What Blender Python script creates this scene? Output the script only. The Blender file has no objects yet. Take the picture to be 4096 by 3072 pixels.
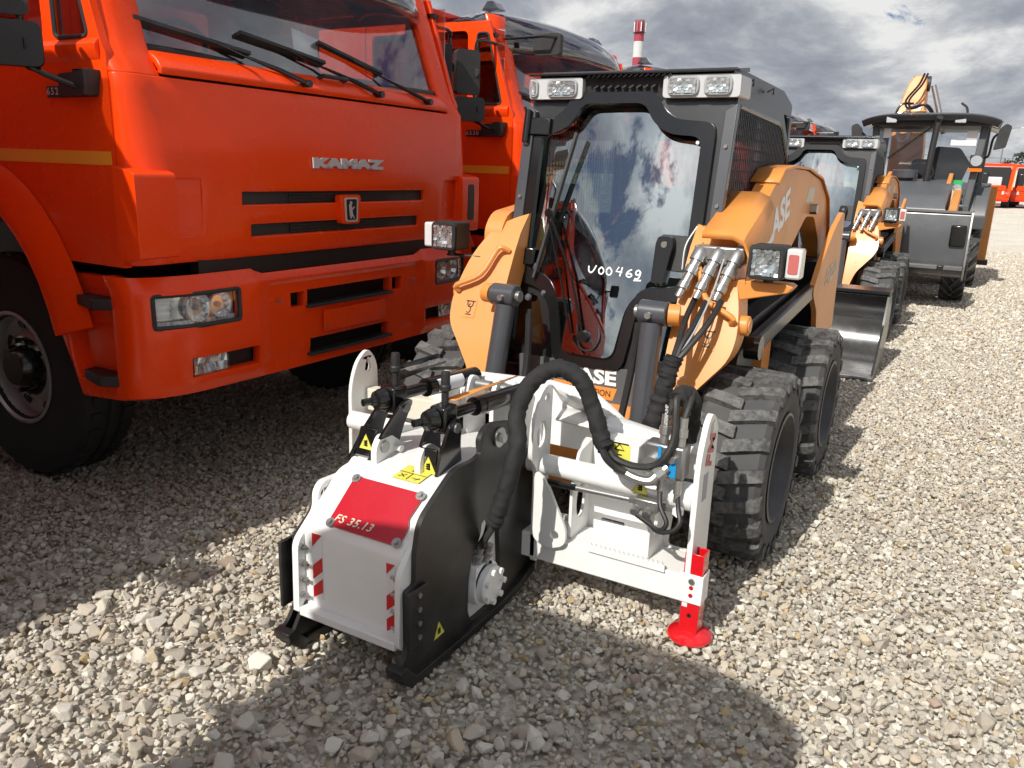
import bpy, bmesh, math, random
from mathutils import Vector, Matrix
from mathutils.geometry import tessellate_polygon
rnd = random.Random(11)
R = math.radians
SC = bpy.context.scene
COL = SC.collection
# ---------------------------------------------------------------- camera
cd = bpy.data.cameras.new('camera'); cam = bpy.data.objects.new('camera', cd); COL.objects.link(cam)
TH, PH, RO, CH = .5128, .2615, .0337, 1.6288
fw = Vector((-math.sin(TH)*math.cos(PH), math.cos(TH)*math.cos(PH), -math.sin(PH)))
rt = Vector((math.cos(TH), math.sin(TH), 0)); up = rt.cross(fw)
rt, up = rt*math.cos(RO)+up*math.sin(RO), up*math.cos(RO)-rt*math.sin(RO)
cam.matrix_world = Matrix(((rt.x, up.x, -fw.x, 0), (rt.y, up.y, -fw.y, 0), (rt.z, up.z, -fw.z, CH), (0, 0, 0, 1)))
cd.sensor_width = 36; cd.lens = 3218.5/4096*36; cd.clip_start = .05; cd.clip_end = 3000
SC.camera = cam
# ---------------------------------------------------------------- light
SUN_EL = R(42); SUN_DIR = Vector((.14*math.cos(SUN_EL)/1.0098, math.cos(SUN_EL)/1.0098, -math.sin(SUN_EL)))
sl = bpy.data.lights.new('sun', 'SUN'); sl.energy = 4.9; sl.angle = R(.6); sl.color = (1, .955, .88)
sun = bpy.data.objects.new('sun', sl); COL.objects.link(sun); sun.rotation_euler = SUN_DIR.to_track_quat('-Z', 'Y').to_euler()
sun.location = (-5, -20, 20)
W = bpy.data.worlds.new('World'); SC.world = W; W.use_nodes = True
nt = W.node_tree; nt.nodes.clear()
def N(t, kind, **kw):
    n = t.nodes.new(kind)
    for k, v in kw.items(): setattr(n, k, v)
    return n
def ramp(t, stops, fac=None):
    n = t.nodes.new('ShaderNodeValToRGB'); e = n.color_ramp.elements
    while len(e) > 1: e.remove(e[-1])
    e[0].position = stops[0][0]; e[0].color = (*stops[0][1], 1)
    for p, c in stops[1:]:
        x = e.new(p); x.color = (*c, 1)
    if fac is not None: t.links.new(fac, n.inputs[0])
    return n
def math_(t, op, a, b=None, c=None):
    n = t.nodes.new('ShaderNodeMath'); n.operation = op
    for i, v in enumerate((a, b, c)):
        if v is None: continue
        if hasattr(v, 'is_linked') or hasattr(v, 'links'): t.links.new(v, n.inputs[i])
        else: n.inputs[i].default_value = v
    return n.outputs[0]
def mixc(t, fac, a, b, blend='MIX'):
    n = t.nodes.new('ShaderNodeMix'); n.data_type = 'RGBA'; n.blend_type = blend
    for s, v in ((n.inputs[0], fac), (n.inputs[6], a), (n.inputs[7], b)):
        if hasattr(v, 'links'): t.links.new(v, s)
        elif isinstance(v, (int, float)): s.default_value = v
        else: s.default_value = (*v, 1)
    return n.outputs[2]
sky = N(nt, 'ShaderNodeTexSky', sky_type='NISHITA', sun_disc=False, sun_elevation=SUN_EL, sun_rotation=R(191), air_density=1.0, dust_density=.6)
tc = N(nt, 'ShaderNodeTexCoord'); sep = N(nt, 'ShaderNodeSeparateXYZ'); nt.links.new(tc.outputs['Generated'], sep.inputs[0])
zz = math_(nt, 'ADD', math_(nt, 'MAXIMUM', sep.outputs[2], 0.0), .30)
cmb = N(nt, 'ShaderNodeCombineXYZ')
nt.links.new(math_(nt, 'DIVIDE', sep.outputs[0], zz), cmb.inputs[0]); nt.links.new(math_(nt, 'DIVIDE', sep.outputs[1], zz), cmb.inputs[1])
CLOUD_ROT = R(88)
def cloud(scale, det, rough, dist, off):
    m = N(nt, 'ShaderNodeMapping'); m.inputs['Location'].default_value = off; m.inputs['Rotation'].default_value = (0, 0, CLOUD_ROT); nt.links.new(cmb.outputs[0], m.inputs[0])
    n = N(nt, 'ShaderNodeTexNoise'); n.inputs['Scale'].default_value = scale; n.inputs['Detail'].default_value = det
    n.inputs['Roughness'].default_value = rough; n.inputs['Distortion'].default_value = dist; nt.links.new(m.outputs[0], n.inputs[0]); return n.outputs[0]
c1 = cloud(2.3, 12, .64, .2, (3.1, 1.7, 0)); c2 = cloud(2.4, 12, .60, .2, (8.3, 4.2, 2.0))
c1 = math_(nt, 'ADD', c1, math_(nt, 'MULTIPLY', math_(nt, 'MAXIMUM', math_(nt, 'MULTIPLY_ADD', sep.outputs[2], -2.3, 1.0), 0.0), .20))
shade = ramp(nt, [(.30, (2.9, 3.2, 3.85)), (.43, (4.3, 4.6, 5.25)), (.52, (6.3, 6.5, 6.9)), (.62, (10.4, 10.4, 10.3))], c2)
cover = ramp(nt, [(.415, (0, 0, 0)), (.46, (1, 1, 1))], c1)
skyb = mixc(nt, 1.0, sky.outputs[0], (.55, .62, .75), 'MULTIPLY')
# clouds scatter forward, so they brighten towards the sun
dt = N(nt, 'ShaderNodeVectorMath', operation='DOT_PRODUCT'); nt.links.new(tc.outputs['Generated'], dt.inputs[0]); dt.inputs[1].default_value = -SUN_DIR
glow = math_(nt, 'MULTIPLY_ADD', math_(nt, 'POWER', math_(nt, 'MAXIMUM', dt.outputs['Value'], 0.0), 14.0), 2.2, 1.0)
gl_ = N(nt, 'ShaderNodeCombineColor'); [nt.links.new(glow, gl_.inputs[i]) for i in range(3)]
bgc = mixc(nt, cover.outputs[0], skyb, mixc(nt, 1.0, shade.outputs[0], gl_.outputs[0], 'MULTIPLY'))
bg = N(nt, 'ShaderNodeBackground'); bg.inputs[1].default_value = .080; nt.links.new(bgc, bg.inputs[0])
wo = N(nt, 'ShaderNodeOutputWorld'); nt.links.new(bg.outputs[0], wo.inputs[0])
vs = SC.view_settings; vs.view_transform = 'Standard'; vs.look = 'None'; vs.exposure = 0.0; vs.gamma = 1; vs.use_curve_mapping = False
SC.render.engine = 'CYCLES'; SC.cycles.max_bounces = 7; SC.cycles.transparent_max_bounces = 12; SC.cycles.use_adaptive_sampling = True; SC.cycles.adaptive_threshold = .025
try: SC.cycles.use_denoising = True
except Exception: pass

# ---------------------------------------------------------------- materials
def newmat(name):
    m = bpy.data.materials.new(name); m.use_nodes = True; t = m.node_tree; b = t.nodes['Principled BSDF']; return m, t, b
def coords(t, kind='Object'):
    return N(t, 'ShaderNodeTexCoord').outputs[kind]
def noise(t, scale, det=4, rough=.55, co=None):
    n = N(t, 'ShaderNodeTexNoise'); n.inputs['Scale'].default_value = scale; n.inputs['Detail'].default_value = det; n.inputs['Roughness'].default_value = rough
    t.links.new(co if co is not None else coords(t), n.inputs[0]); return n.outputs[0]
def bump(t, b, h, s, d=.01):
    n = N(t, 'ShaderNodeBump'); n.inputs['Strength'].default_value = s; n.inputs['Distance'].default_value = d
    t.links.new(h, n.inputs['Height']); t.links.new(n.outputs[0], b.inputs['Normal'])
def paint(name, col, rough=.3, coat=.0, dirt=.12, dcol=(.32, .29, .25), metal=0, dscale=3.0, bmp=0, bscale=60, var=.06):
    m, t, b = newmat(name)
    c = mixc(t, noise(t, 1.7, 3), tuple(x*(1-var) for x in col), tuple(min(1, x*(1+var)) for x in col))
    if dirt:
        d = ramp(t, [(.47, (0, 0, 0)), (.8, (dirt,)*3)], noise(t, dscale, 8, .68)).outputs[0]
        c = mixc(t, d, c, dcol)
        r = math_(t, 'MULTIPLY_ADD', d, .8, rough); t.links.new(r, b.inputs['Roughness'])
    else: b.inputs['Roughness'].default_value = rough
    t.links.new(c, b.inputs['Base Color']); b.inputs['Metallic'].default_value = metal
    b.inputs['Coat Weight'].default_value = coat; b.inputs['Coat Roughness'].default_value = .06
    if bmp: bump(t, b, noise(t, bscale, 3), bmp, .004)
    return m
M = {}
M['red'] = paint('orange_red_paint', (.88, .056, .003), .26, .10, .07, (.40, .16, .10)); M['red'].node_tree.nodes['Principled BSDF'].inputs['Specular IOR Level'].default_value = .30
M['red_dump'] = paint('red_dump_paint', (.52, .02, .014), .42, .2, .1)
M['tan'] = paint('orange_tan_paint', (.68, .262, .055), .42, .1, .20)
M['white'] = paint('white_paint', (.79, .79, .77), .34, .2, .22, (.42, .40, .36))
M['offwhite'] = paint('primer_white', (.62, .60, .50), .55, 0, .12)
M['black'] = paint('black_powder_coat', (.012, .012, .012), .36, .0, .16, bmp=.12, bscale=220)
M['gloss_black'] = paint('gloss_black', (.008, .008, .008), .18, .2, .02)
M['plastic'] = paint('black_plastic', (.018, .018, .019), .52, 0, .10, bmp=.15, bscale=250)
M['grey'] = paint('charcoal_paint', (.013, .0135, .015), .30, .15, .03)
M['cyl_grey'] = paint('cylinder_grey', (.055, .058, .066), .3, .3, .04)
M['midgrey'] = paint('mid_grey_paint', (.095, .1, .108), .38, .1, .10)
M['pod'] = paint('silver_plastic', (.50, .51, .52), .38, .1, .06)
M['rubber'] = paint('rubber', (.055, .055, .056), .75, 0, .55, (.16, .15, .14), dscale=5)
M['rubber_dark'] = paint('dark_rubber', (.014, .014, .014), .8, 0, .25, (.09, .08, .075), dscale=5)
M['hose'] = paint('hose_rubber', (.014, .014, .014), .5, 0, .12)
M['red_gloss'] = paint('red_gloss', (.60, .006, .012), .22, .5, .04)
M['crimson'] = paint('crimson_plate', (.44, .008, .02), .30, .4, .04)
M['yellow'] = paint('yellow_sticker', (.72, .66, .10), .45, 0, .0)
M['amber_tape'] = paint('amber_reflective_tape', (.86, .34, .02), .45, .1, .08)
M['tape_red'] = paint('tape_red', (.60, .004, .008), .35, .2, 0)
M['tape_white'] = paint('tape_white', (.74, .75, .75), .35, .2, 0)
M['ink'] = paint('black_ink', (.008, .008, .008), .5, 0, 0)
M['marker'] = paint('white_marker', (.85, .86, .87), .6, 0, 0)
M['letter_silver'] = paint('silver_letter', (.55, .56, .57), .32, .1, 0, metal=.3)
M['letter_tan'] = paint('faded_letter', (.60, .54, .42), .5, 0, 0)
M['letter_white'] = paint('white_letter', (.8, .8, .8), .4, 0, 0)
M['chrome'] = paint('zinc_steel', (.40, .40, .39), .34, 0, .2, metal=.85)
M['steel'] = paint('worn_steel', (.34, .34, .34), .34, 0, .28, (.25, .23, .2), metal=.9, bmp=.1)
M['polished'] = paint('polished_steel', (.30, .30, .31), .20, 0, .16, (.3, .29, .26), metal=.85)
M['bucket_steel'] = paint('bucket_steel', (.11, .11, .112), .26, 0, .3, (.28, .26, .23), metal=.6)
M['rim_silver'] = paint('rim_silver', (.48, .48, .49), .34, .1, .15, metal=.6)
M['rim_blue'] = paint('rim_dark', (.045, .045, .05), .4, 0, .2)
M['blue'] = paint('blue_label', (.01, .25, .55), .4, 0, 0)
M['green'] = paint('green_sticker', (.03, .35, .10), .4, 0, 0)
M['fabric'] = paint('woven_sleeve', (.010, .010, .011), .8, 0, .06, bmp=.4, bscale=420)
M['paper'] = paint('paper', (.84, .85, .86), .7, 0, 0)
M['interior'] = paint('cab_interior', (.035, .036, .038), .7, 0, .1)
M['seat_grey'] = paint('seat_cloth', (.06, .06, .065), .85, 0, 0)
M['amber'] = paint('amber_lens', (.80, .16, .01), .2, .5, 0)
M['lens_red'] = paint('red_lens', (.50, .14, .13), .25, .5, 0)
M['lens_clear'] = paint('clear_ribbed_lens', (.62, .62, .62), .25, .5, .05)
M['chim_red'] = paint('chimney_red', (.30, .03, .055), .8, 0, .2)
M['chim_white'] = paint('chimney_white', (.50, .52, .52), .85, 0, .3)
M['treefar'] = paint('far_foliage', (.035, .045, .03), .9, 0, 0)
M['concrete'] = paint('far_wall', (.4, .39, .38), .9, 0, .2)
M['stripe_grey'] = paint('grey_sticker', (.35, .36, .37), .5, 0, 0)
def glass(name, tint, base, gloss_col=(1, 1, 1), rough=.0):
    m, t, b = newmat(name); t.nodes.remove(b)
    fr = N(t, 'ShaderNodeLayerWeight'); fr.inputs[0].default_value = .5
    f = math_(t, 'MINIMUM', math_(t, 'MULTIPLY_ADD', math_(t, 'POWER', fr.outputs['Facing'], 4.0), .9, base+.05), 1.0)
    tr = N(t, 'ShaderNodeBsdfTransparent'); tr.inputs[0].default_value = (*tint, 1)
    gl = N(t, 'ShaderNodeBsdfGlossy'); gl.inputs[0].default_value = (*gloss_col, 1); gl.inputs['Roughness'].default_value = rough
    mx = N(t, 'ShaderNodeMixShader'); t.links.new(f, mx.inputs[0]); t.links.new(tr.outputs[0], mx.inputs[1]); t.links.new(gl.outputs[0], mx.inputs[2])
    t.links.new(mx.outputs[0], t.nodes['Material Output'].inputs[0]); return m
M['glass_green'] = glass('door_glass', (.24, .31, .285), .26, (.90, .98, 1.0), .0)
M['glass_grey'] = glass('windscreen_glass', (.80, .82, .83), .20)
M['glass_clear'] = glass('clear_cab_glass', (.93, .95, .95), .03)
def faceted(name, scale=40, col=(.95, .95, .95)):
    m, t, b = newmat(name); b.inputs['Metallic'].default_value = .45; b.inputs['Roughness'].default_value = .18
    v = N(t, 'ShaderNodeTexVoronoi', distance='CHEBYCHEV'); v.inputs['Scale'].default_value = scale; t.links.new(coords(t), v.inputs[0])
    c = ramp(t, [(0, tuple(x*.7 for x in col)), (1, col)], v.outputs['Distance']); t.links.new(c.outputs[0], b.inputs['Base Color'])
    bump(t, b, v.outputs['Distance'], .8, .012); return m
M['reflector'] = paint('lamp_reflector', (.86, .87, .88), .13, .2, 0, metal=.75)
M['reflector_big'] = paint('headlamp_reflector', (.80, .81, .82), .16, .2, 0, metal=.7)
M['smoky'] = glass('smoked_acrylic', (.40, .41, .43), .09)
def tyre_mat():
    m, t, b = newmat('dusty_tread'); co = coords(t)
    n1 = noise(t, 5, 9, .75, co); n2 = noise(t, 38, 6, .7, co)
    d = ramp(t, [(.44, (0, 0, 0)), (.60, (1, 1, 1))], math_(t, 'MULTIPLY_ADD', n2, .55, math_(t, 'MULTIPLY', n1, .5)))
    c = mixc(t, math_(t, 'MULTIPLY', d.outputs[0], .42), (.034, .034, .035), (.27, .265, .255))
    t.links.new(c, b.inputs['Base Color']); b.inputs['Roughness'].default_value = .72; bump(t, b, n2, .5, .006); return m
M['tread'] = tyre_mat()
def stone_mat():
    m, t, b = newmat('limestone'); oi = N(t, 'ShaderNodeObjectInfo'); co = coords(t)
    a = ramp(t, [(0, (.44, .395, .335)), (.12, (.56, .51, .43)), (.28, (.65, .61, .53)), (.42, (.50, .465, .415)), (.54, (.69, .655, .585)), (.66, (.57, .51, .43)), (.78, (.76, .735, .67)), (.87, (.48, .445, .40)), (.925, (.60, .51, .38)), (.97, (.54, .42, .25)), (.985, (.42, .33, .27)), (1, (.68, .64, .57))], oi.outputs['Random'])
    a.color_ramp.interpolation = 'CONSTANT'
    n1 = noise(t, 30, 6, .65, co)
    r1 = ramp(t, [(.25, (.70, .67, .62)), (.5, (.94, .925, .89)), (.78, (1.04, 1.03, 1.0))], n1)
    c = mixc(t, 1.0, a.outputs[0], r1.outputs[0], 'MULTIPLY')
    s = ramp(t, [(.62, (0, 0, 0)), (.74, (.4, .4, .4))], noise(t, 18, 4, .6, co))
    c = mixc(t, s.outputs[0], c, (.50, .40, .25))
    t.links.new(c, b.inputs['Base Color']); b.inputs['Roughness'].default_value = .85; bump(t, b, noise(t, 75, 5, .7, co), .55, .006); return m
M['stone'] = stone_mat()
def ground_mat():
    m, t, b = newmat('gravel_bed'); co = coords(t)
    v = N(t, 'ShaderNodeTexVoronoi'); v.inputs['Scale'].default_value = 21; t.links.new(co, v.inputs[0])
    v2 = N(t, 'ShaderNodeTexVoronoi'); v2.inputs['Scale'].default_value = 11; t.links.new(co, v2.inputs[0])
    sp = N(t, 'ShaderNodeSeparateColor'); t.links.new(v.outputs['Color'], sp.inputs[0])
    c = ramp(t, [(0, (.60, .56, .49)), (.35, (.70, .66, .585)), (.6, (.77, .735, .665)), (.85, (.82, .79, .73)), (.95, (.70, .62, .48)), (1, (.68, .63, .55))], sp.outputs[0])
    e = ramp(t, [(0, (1, 1, 1)), (.38, (.95, .95, .95)), (.62, (.9, .87, .83))], v.outputs['Distance'])  # shade of the gaps put into the colour, slightly darker towards cell edges
    big = ramp(t, [(.3, (.88, .86, .82)), (.65, (1.06, 1.06, 1.05))], noise(t, .45, 5, .6, co))
    k = mixc(t, 1.0, mixc(t, 1.0, c.outputs[0], e.outputs[0], 'MULTIPLY'), big.outputs[0], 'MULTIPLY')
    t.links.new(k, b.inputs['Base Color']); b.inputs['Roughness'].default_value = .9
    h = math_(t, 'SUBTRACT', math_(t, 'MULTIPLY', v2.outputs['Distance'], -.6), v.outputs['Distance'])
    bump(t, b, h, .9, .03); return m
M['ground'] = ground_mat()

# ---------------------------------------------------------------- geometry helpers
class MB:
    def __init__(s): s.v = []; s.f = []
    def add(s, vs, fs, mtx=None):
        o = len(s.v)
        s.v += [tuple(mtx @ Vector(p)) if mtx else tuple(p) for p in vs]
        s.f += [tuple(i+o for i in f) for f in fs]; return s
    def box(s, x0, x1, y0, y1, z0, z1, mtx=None):
        vs = [(x, y, z) for x in (x0, x1) for y in (y0, y1) for z in (z0, z1)]
        return s.add(vs, [(0, 1, 3, 2), (4, 6, 7, 5), (0, 4, 5, 1), (2, 3, 7, 6), (0, 2, 6, 4), (1, 5, 7, 3)], mtx)
    def bar(s, p0, p1, w, h, upv=(0, 0, 1)):
        p0, p1 = Vector(p0), Vector(p1); d = (p1-p0).normalized(); u = Vector(upv)
        if abs(d.dot(u)) > .98: u = Vector((1, 0, 0))
        a = d.cross(u).normalized(); b = a.cross(d).normalized()
        vs = [p+a*i*w/2+b*j*h/2 for p in (p0, p1) for i, j in ((-1, -1), (1, -1), (1, 1), (-1, 1))]
        return s.add(vs, [(3, 2, 1, 0), (4, 5, 6, 7), (0, 1, 5, 4), (1, 2, 6, 5), (2, 3, 7, 6), (3, 0, 4, 7)])
    def prism(s, loops, axis, a, b, mtx=None):
        if not isinstance(loops[0][0], (tuple, list)): loops = [loops]
        flat = [p for l in loops for p in l]
        tri = tessellate_polygon([[Vector((p[0], p[1], 0)) for p in l] for l in loops])
        def P(p, h): return {'x': (h, p[0], p[1]), 'y': (p[0], h, p[1]), 'z': (p[0], p[1], h)}[axis]
        n = len(flat); vs = [P(p, a) for p in flat]+[P(p, b) for p in flat]; fs = []
        for t in tri:
            fs.append(tuple(t)); fs.append(tuple(i+n for i in reversed(t)))
        o = 0
        for l in loops:
            k = len(l)
            for i in range(k):
                j = (i+1) % k; fs.append((o+i, o+j, n+o+j, n+o+i))
            o += k
        return s.add(vs, fs, mtx)
    def cyl(s, p0, p1, r0, r1=None, n=16, caps=True):
        return s.tube([p0, p1], [r0, r0 if r1 is None else r1], n, caps)
    def tube(s, path, r, n=8, caps=True, closed=False):
        P = [Vector(p) for p in path]; k = len(P); rr = r if isinstance(r, (list, tuple)) else [r]*k
        T = []
        for i in range(k):
            a = P[i-1] if (i > 0 or closed) else P[i]; b = P[(i+1) % k] if (i < k-1 or closed) else P[i]
            d = b-a; T.append(d.normalized() if d.length > 1e-9 else Vector((0, 0, 1)))
        u = Vector((0, 0, 1)) if abs(T[0].z) < .9 else Vector((1, 0, 0)); u = (u-T[0]*u.dot(T[0])).normalized(); vs = []
        for i in range(k):
            u = u-T[i]*u.dot(T[i])
            u = u.normalized() if u.length > 1e-6 else T[i].orthogonal().normalized()
            w = T[i].cross(u)
            vs += [P[i]+(u*math.cos(2*math.pi*j/n)+w*math.sin(2*math.pi*j/n))*rr[i] for j in range(n)]
        fs = []
        for i in range(k if closed else k-1):
            i2 = (i+1) % k
            for j in range(n): fs.append((i*n+j, i*n+(j+1) % n, i2*n+(j+1) % n, i2*n+j))
        if caps and not closed: fs.append(tuple(reversed(range(n)))); fs.append(tuple(range((k-1)*n, k*n)))
        return s.add(vs, fs)
    def lathe(s, prof, o, axis, n=32, a0=0, a1=2*math.pi):
        o = Vector(o); ax = Vector(axis).normalized(); u = ax.orthogonal().normalized(); w = ax.cross(u); k = len(prof); full = abs(a1-a0-2*math.pi) < 1e-6
        m = n if full else n+1
        vs = [o+ax*h+(u*math.cos(a0+(a1-a0)*j/n)+w*math.sin(a0+(a1-a0)*j/n))*r for j in range(m) for r, h in prof]; fs = []
        for j in range(n):
            j2 = (j+1) % m
            for i in range(k-1): fs.append((j*k+i, j*k+i+1, j2*k+i+1, j2*k+i))
        return s.add(vs, fs)
    def grid(s, fn, us, vs_, holes=()):
        pts = [fn(u, v) for u in us for v in vs_]; k = len(vs_); fs = []
        for i in range(len(us)-1):
            for j in range(k-1):
                cu = (us[i]+us[i+1])/2; cv = (vs_[j]+vs_[j+1])/2
                if any(h[0] < cu < h[1] and h[2] < cv < h[3] for h in holes): continue
                fs.append((i*k+j, (i+1)*k+j, (i+1)*k+j+1, i*k+j+1))
        return s.add(pts, fs)
    def ribbon(s, pts, w, nrm):
        P = [Vector(p) for p in pts]; nrm = Vector(nrm); vs = []
        for i, p in enumerate(P):
            d = (P[min(i+1, len(P)-1)]-P[max(i-1, 0)]).normalized(); a = nrm.cross(d).normalized()*w/2; vs += [p+a, p-a]
        return s.add(vs, [(2*i, 2*i+1, 2*i+3, 2*i+2) for i in range(len(P)-1)])
def rpoly(pts, r, n=5):
    out = []; k = len(pts)
    for i in range(k):
        p = Vector(pts[i]).to_2d(); a = (Vector(pts[i-1]).to_2d()-p); b = (Vector(pts[(i+1) % k]).to_2d()-p)
        q = r[i] if isinstance(r, (list, tuple)) else r
        if q <= 0: out.append(tuple(p)); continue
        q = min(q, a.length*.45, b.length*.45); s0 = p+a.normalized()*q; s1 = p+b.normalized()*q
        for j in range(n+1):
            t = j/n; out.append(tuple(s0*(1-t)**2+p*2*t*(1-t)+s1*t*t))
    return out
def circ(cx, cy, r, n=20, rev=False, ry=None):
    l = [(cx+r*math.cos(2*math.pi*i/n), cy+(ry or r)*math.sin(2*math.pi*i/n)) for i in range(n)]
    return l[::-1] if rev else l
def rrect(x0, x1, y0, y1, r, n=5): return rpoly([(x0, y0), (x1, y0), (x1, y1), (x0, y1)], r, n)
def arc(cx, cy, rx, ry, a0, a1, n): return [(cx+rx*math.cos(R(a0+(a1-a0)*i/n)), cy+ry*math.sin(R(a0+(a1-a0)*i/n))) for i in range(n+1)]
def spline(pts, n=8):
    P = [Vector(p) for p in pts]; P = [P[0]*2-P[1]]+P+[P[-1]*2-P[-2]]; out = []
    for i in range(1, len(P)-2):
        for j in range(n):
            t = j/n; a, b, c, d = P[i-1:i+3]
            out.append(.5*((2*b)+(c-a)*t+(2*a-5*b+4*c-d)*t*t+(3*b-a-3*c+d)*t**3))
    return out+[P[-2]]
def mesh_from(name, mb, m, smooth=35):
    me = bpy.data.meshes.new(name); me.from_pydata([tuple(p) for p in mb.v], [], mb.f)
    bm = bmesh.new(); bm.from_mesh(me); bmesh.ops.recalc_face_normals(bm, faces=bm.faces); bm.to_mesh(me); bm.free()
    me.polygons.foreach_set('use_smooth', [smooth > 0]*len(me.polygons))
    if smooth > 0: me.set_sharp_from_angle(angle=R(smooth))
    me.materials.append(M[m] if isinstance(m, str) else m); me.update(); return me
def obj(name, mb, m, parent=None, bevel=0, seg=2, smooth=35, solid=0, loc=None, label=None):
    o = bpy.data.objects.new(name, mesh_from(name, mb, m, smooth)); COL.objects.link(o); o.parent = parent
    if loc: o.location = loc
    if solid:
        md = o.modifiers.new('thickness', 'SOLIDIFY'); md.thickness = solid; md.offset = -1
    if bevel:
        md = o.modifiers.new('edges', 'BEVEL'); md.width = bevel; md.segments = seg; md.limit_method = 'ANGLE'; md.angle_limit = R(40); md.harden_normals = False
    if label: o['label'] = label
    return o
def thing(name, label, cat, loc=(0, 0, 0), rz=0, group=None):
    o = bpy.data.objects.new(name, None); COL.objects.link(o); o.location = loc; o.rotation_euler = (0, 0, rz); o.empty_display_size = .2
    o['label'] = label; o['category'] = cat
    if group: o['group'] = group
    return o
def tag(o, label=None, cat=None, group=None, kind=None):
    for k, v in (('label', label), ('category', cat), ('group', group), ('kind', kind)):
        if v: o[k] = v
    return o
def copy_tree(o, parent=None, skip=()):
    c = o.copy(); COL.objects.link(c); c.parent = parent
    for ch in list(o.children):
        if ch.name.split('.')[0] in skip: continue
        copy_tree(ch, c, skip)
    return c
def text_mesh(body, size, extrude=.001, bold=0, sx=1.0, shear=0, spacing=1.0):
    cu = bpy.data.curves.new('lettering', 'FONT'); cu.body = body; cu.size = size; cu.extrude = extrude; cu.offset = bold; cu.resolution_u = 3
    cu.align_x = 'CENTER'; cu.align_y = 'CENTER'; cu.shear = shear; cu.space_character = spacing
    o = bpy.data.objects.new('lettering', cu); COL.objects.link(o)
    dg = bpy.context.evaluated_depsgraph_get(); me = bpy.data.meshes.new_from_object(o.evaluated_get(dg))
    mb = MB(); mb.v = [(v.co.x*sx, v.co.y, v.co.z) for v in me.vertices]; mb.f = [tuple(p.vertices) for p in me.polygons]
    bpy.data.objects.remove(o); bpy.data.curves.remove(cu); bpy.data.meshes.remove(me); return mb
def frame(o, xd, yd):
    x = Vector(xd).normalized(); y = Vector(yd); y = (y-x*y.dot(x)).normalized(); z = x.cross(y)
    return Matrix(((x.x, y.x, z.x, o[0]), (x.y, y.y, z.y, o[1]), (x.z, y.z, z.z, o[2]), (0, 0, 0, 1)))
def text(name, body, size, m, parent, o, xd, yd, **kw):
    t = text_mesh(body, size, **kw); mb = MB().add(t.v, t.f, frame(o, xd, yd)); return obj(name, mb, m, parent, smooth=0)
def strokes(name, lines, w, m, parent, o, xd, yd, h=.0015):
    F = frame(o, xd, yd); mb = MB()
    for l in lines: mb.ribbon([F @ Vector((p[0], p[1], h)) for p in l], w, F.to_3x3() @ Vector((0, 0, 1)))
    return obj(name, mb, m, parent, smooth=0)

from mathutils import noise as mnoise
def wrinkle_tube(path, r, n=16, amp=.10, ring=.06, seed=0):
    """fabric sleeve: irregular gathers across, loose folds along"""
    mb = MB().tube(path, r, n); k = len(path)
    for i in range(k):
        c = sum((Vector(mb.v[i*n+j]) for j in range(n)), Vector())/n
        g = ring*(mnoise.noise(Vector((i*.43+seed, 7.1, 0)))+.7*mnoise.noise(Vector((i*1.13, seed, 3))))
        for j in range(n):
            a = 2*math.pi*j/n; f = 1+g+amp*mnoise.noise(Vector((math.cos(a)*1.3+seed, math.sin(a)*1.3, i*.27)))+.6*amp*mnoise.noise(Vector((math.cos(a)*2.2, math.sin(a)*2.2+seed, i*.75)))
            mb.v[i*n+j] = tuple(c+(Vector(mb.v[i*n+j])-c)*f)
    return mb

def facet_panel(x0, x1, z0, z1, y, nx, nz, depth, seed, axis='y', jit=.35):
    """pressed lamp reflector: rows of small tilted facets around a central bowl"""
    r = random.Random(seed); mb = MB(); cx, cz = (x0+x1)/2, (z0+z1)/2
    def d(x, z):
        q = min(1, math.hypot((x-cx)/(x1-x0)*2, (z-cz)/(z1-z0)*2)); return depth*(1-q*q)
    for i in range(nx):
        for j in range(nz):
            a, b = x0+(x1-x0)*i/nx, x0+(x1-x0)*(i+1)/nx; c, e = z0+(z1-z0)*j/nz, z0+(z1-z0)*(j+1)/nz
            t = [r.uniform(-jit, jit)*(b-a) for _ in range(4)]
            vs = [(a, y+d(a, c)+t[0], c), (b, y+d(b, c)+t[1], c), (b, y+d(b, e)+t[2], e), (a, y+d(a, e)+t[3], e)]
            if axis == 'x': vs = [(q[1], q[0], q[2]) for q in vs]
            mb.add(vs, [(0, 1, 2, 3)])
    return mb
# ---------------------------------------------------------------- ground and gravel
gm = MB(); gm.add([(-450, -60, 0), (450, -60, 0), (450, 700, 0), (-450, 700, 0)], [(0, 1, 2, 3)])
ground = obj('ground', gm, 'ground', smooth=0, loc=(0, 0, -.040)); ground['kind'] = 'structure'
def rock(seed, flat):
    r = random.Random(seed); bm = bmesh.new()
    sx, sy, sz = 1, r.uniform(.62, .95), r.uniform(flat, flat+.25)
    for i in range(14):
        v = Vector((r.gauss(0, 1), r.gauss(0, 1), r.gauss(0, 1))).normalized()*r.uniform(.82, 1.08)
        bm.verts.new((v.x*sx*.5, v.y*sy*.5, v.z*sz*.5))
    bmesh.ops.convex_hull(bm, input=bm.verts)
    bmesh.ops.delete(bm, geom=[v for v in bm.verts if not v.link_faces], context='VERTS')
    bmesh.ops.bevel(bm, geom=list(bm.edges), offset=.03, segments=1, affect='EDGES')
    me = bpy.data.meshes.new('stone'); bm.to_mesh(me); bm.free(); me.materials.append(M['stone'])
    me.polygons.foreach_set('use_smooth', [False]*len(me.polygons)); return me
rocks = [rock(100+i, .50+.03*(i % 8)) for i in range(18)]
rc = bpy.data.collections.new('stone_kinds')
for me in rocks:
    o = bpy.data.objects.new('stone_kind', me); rc.objects.link(o)
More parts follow.
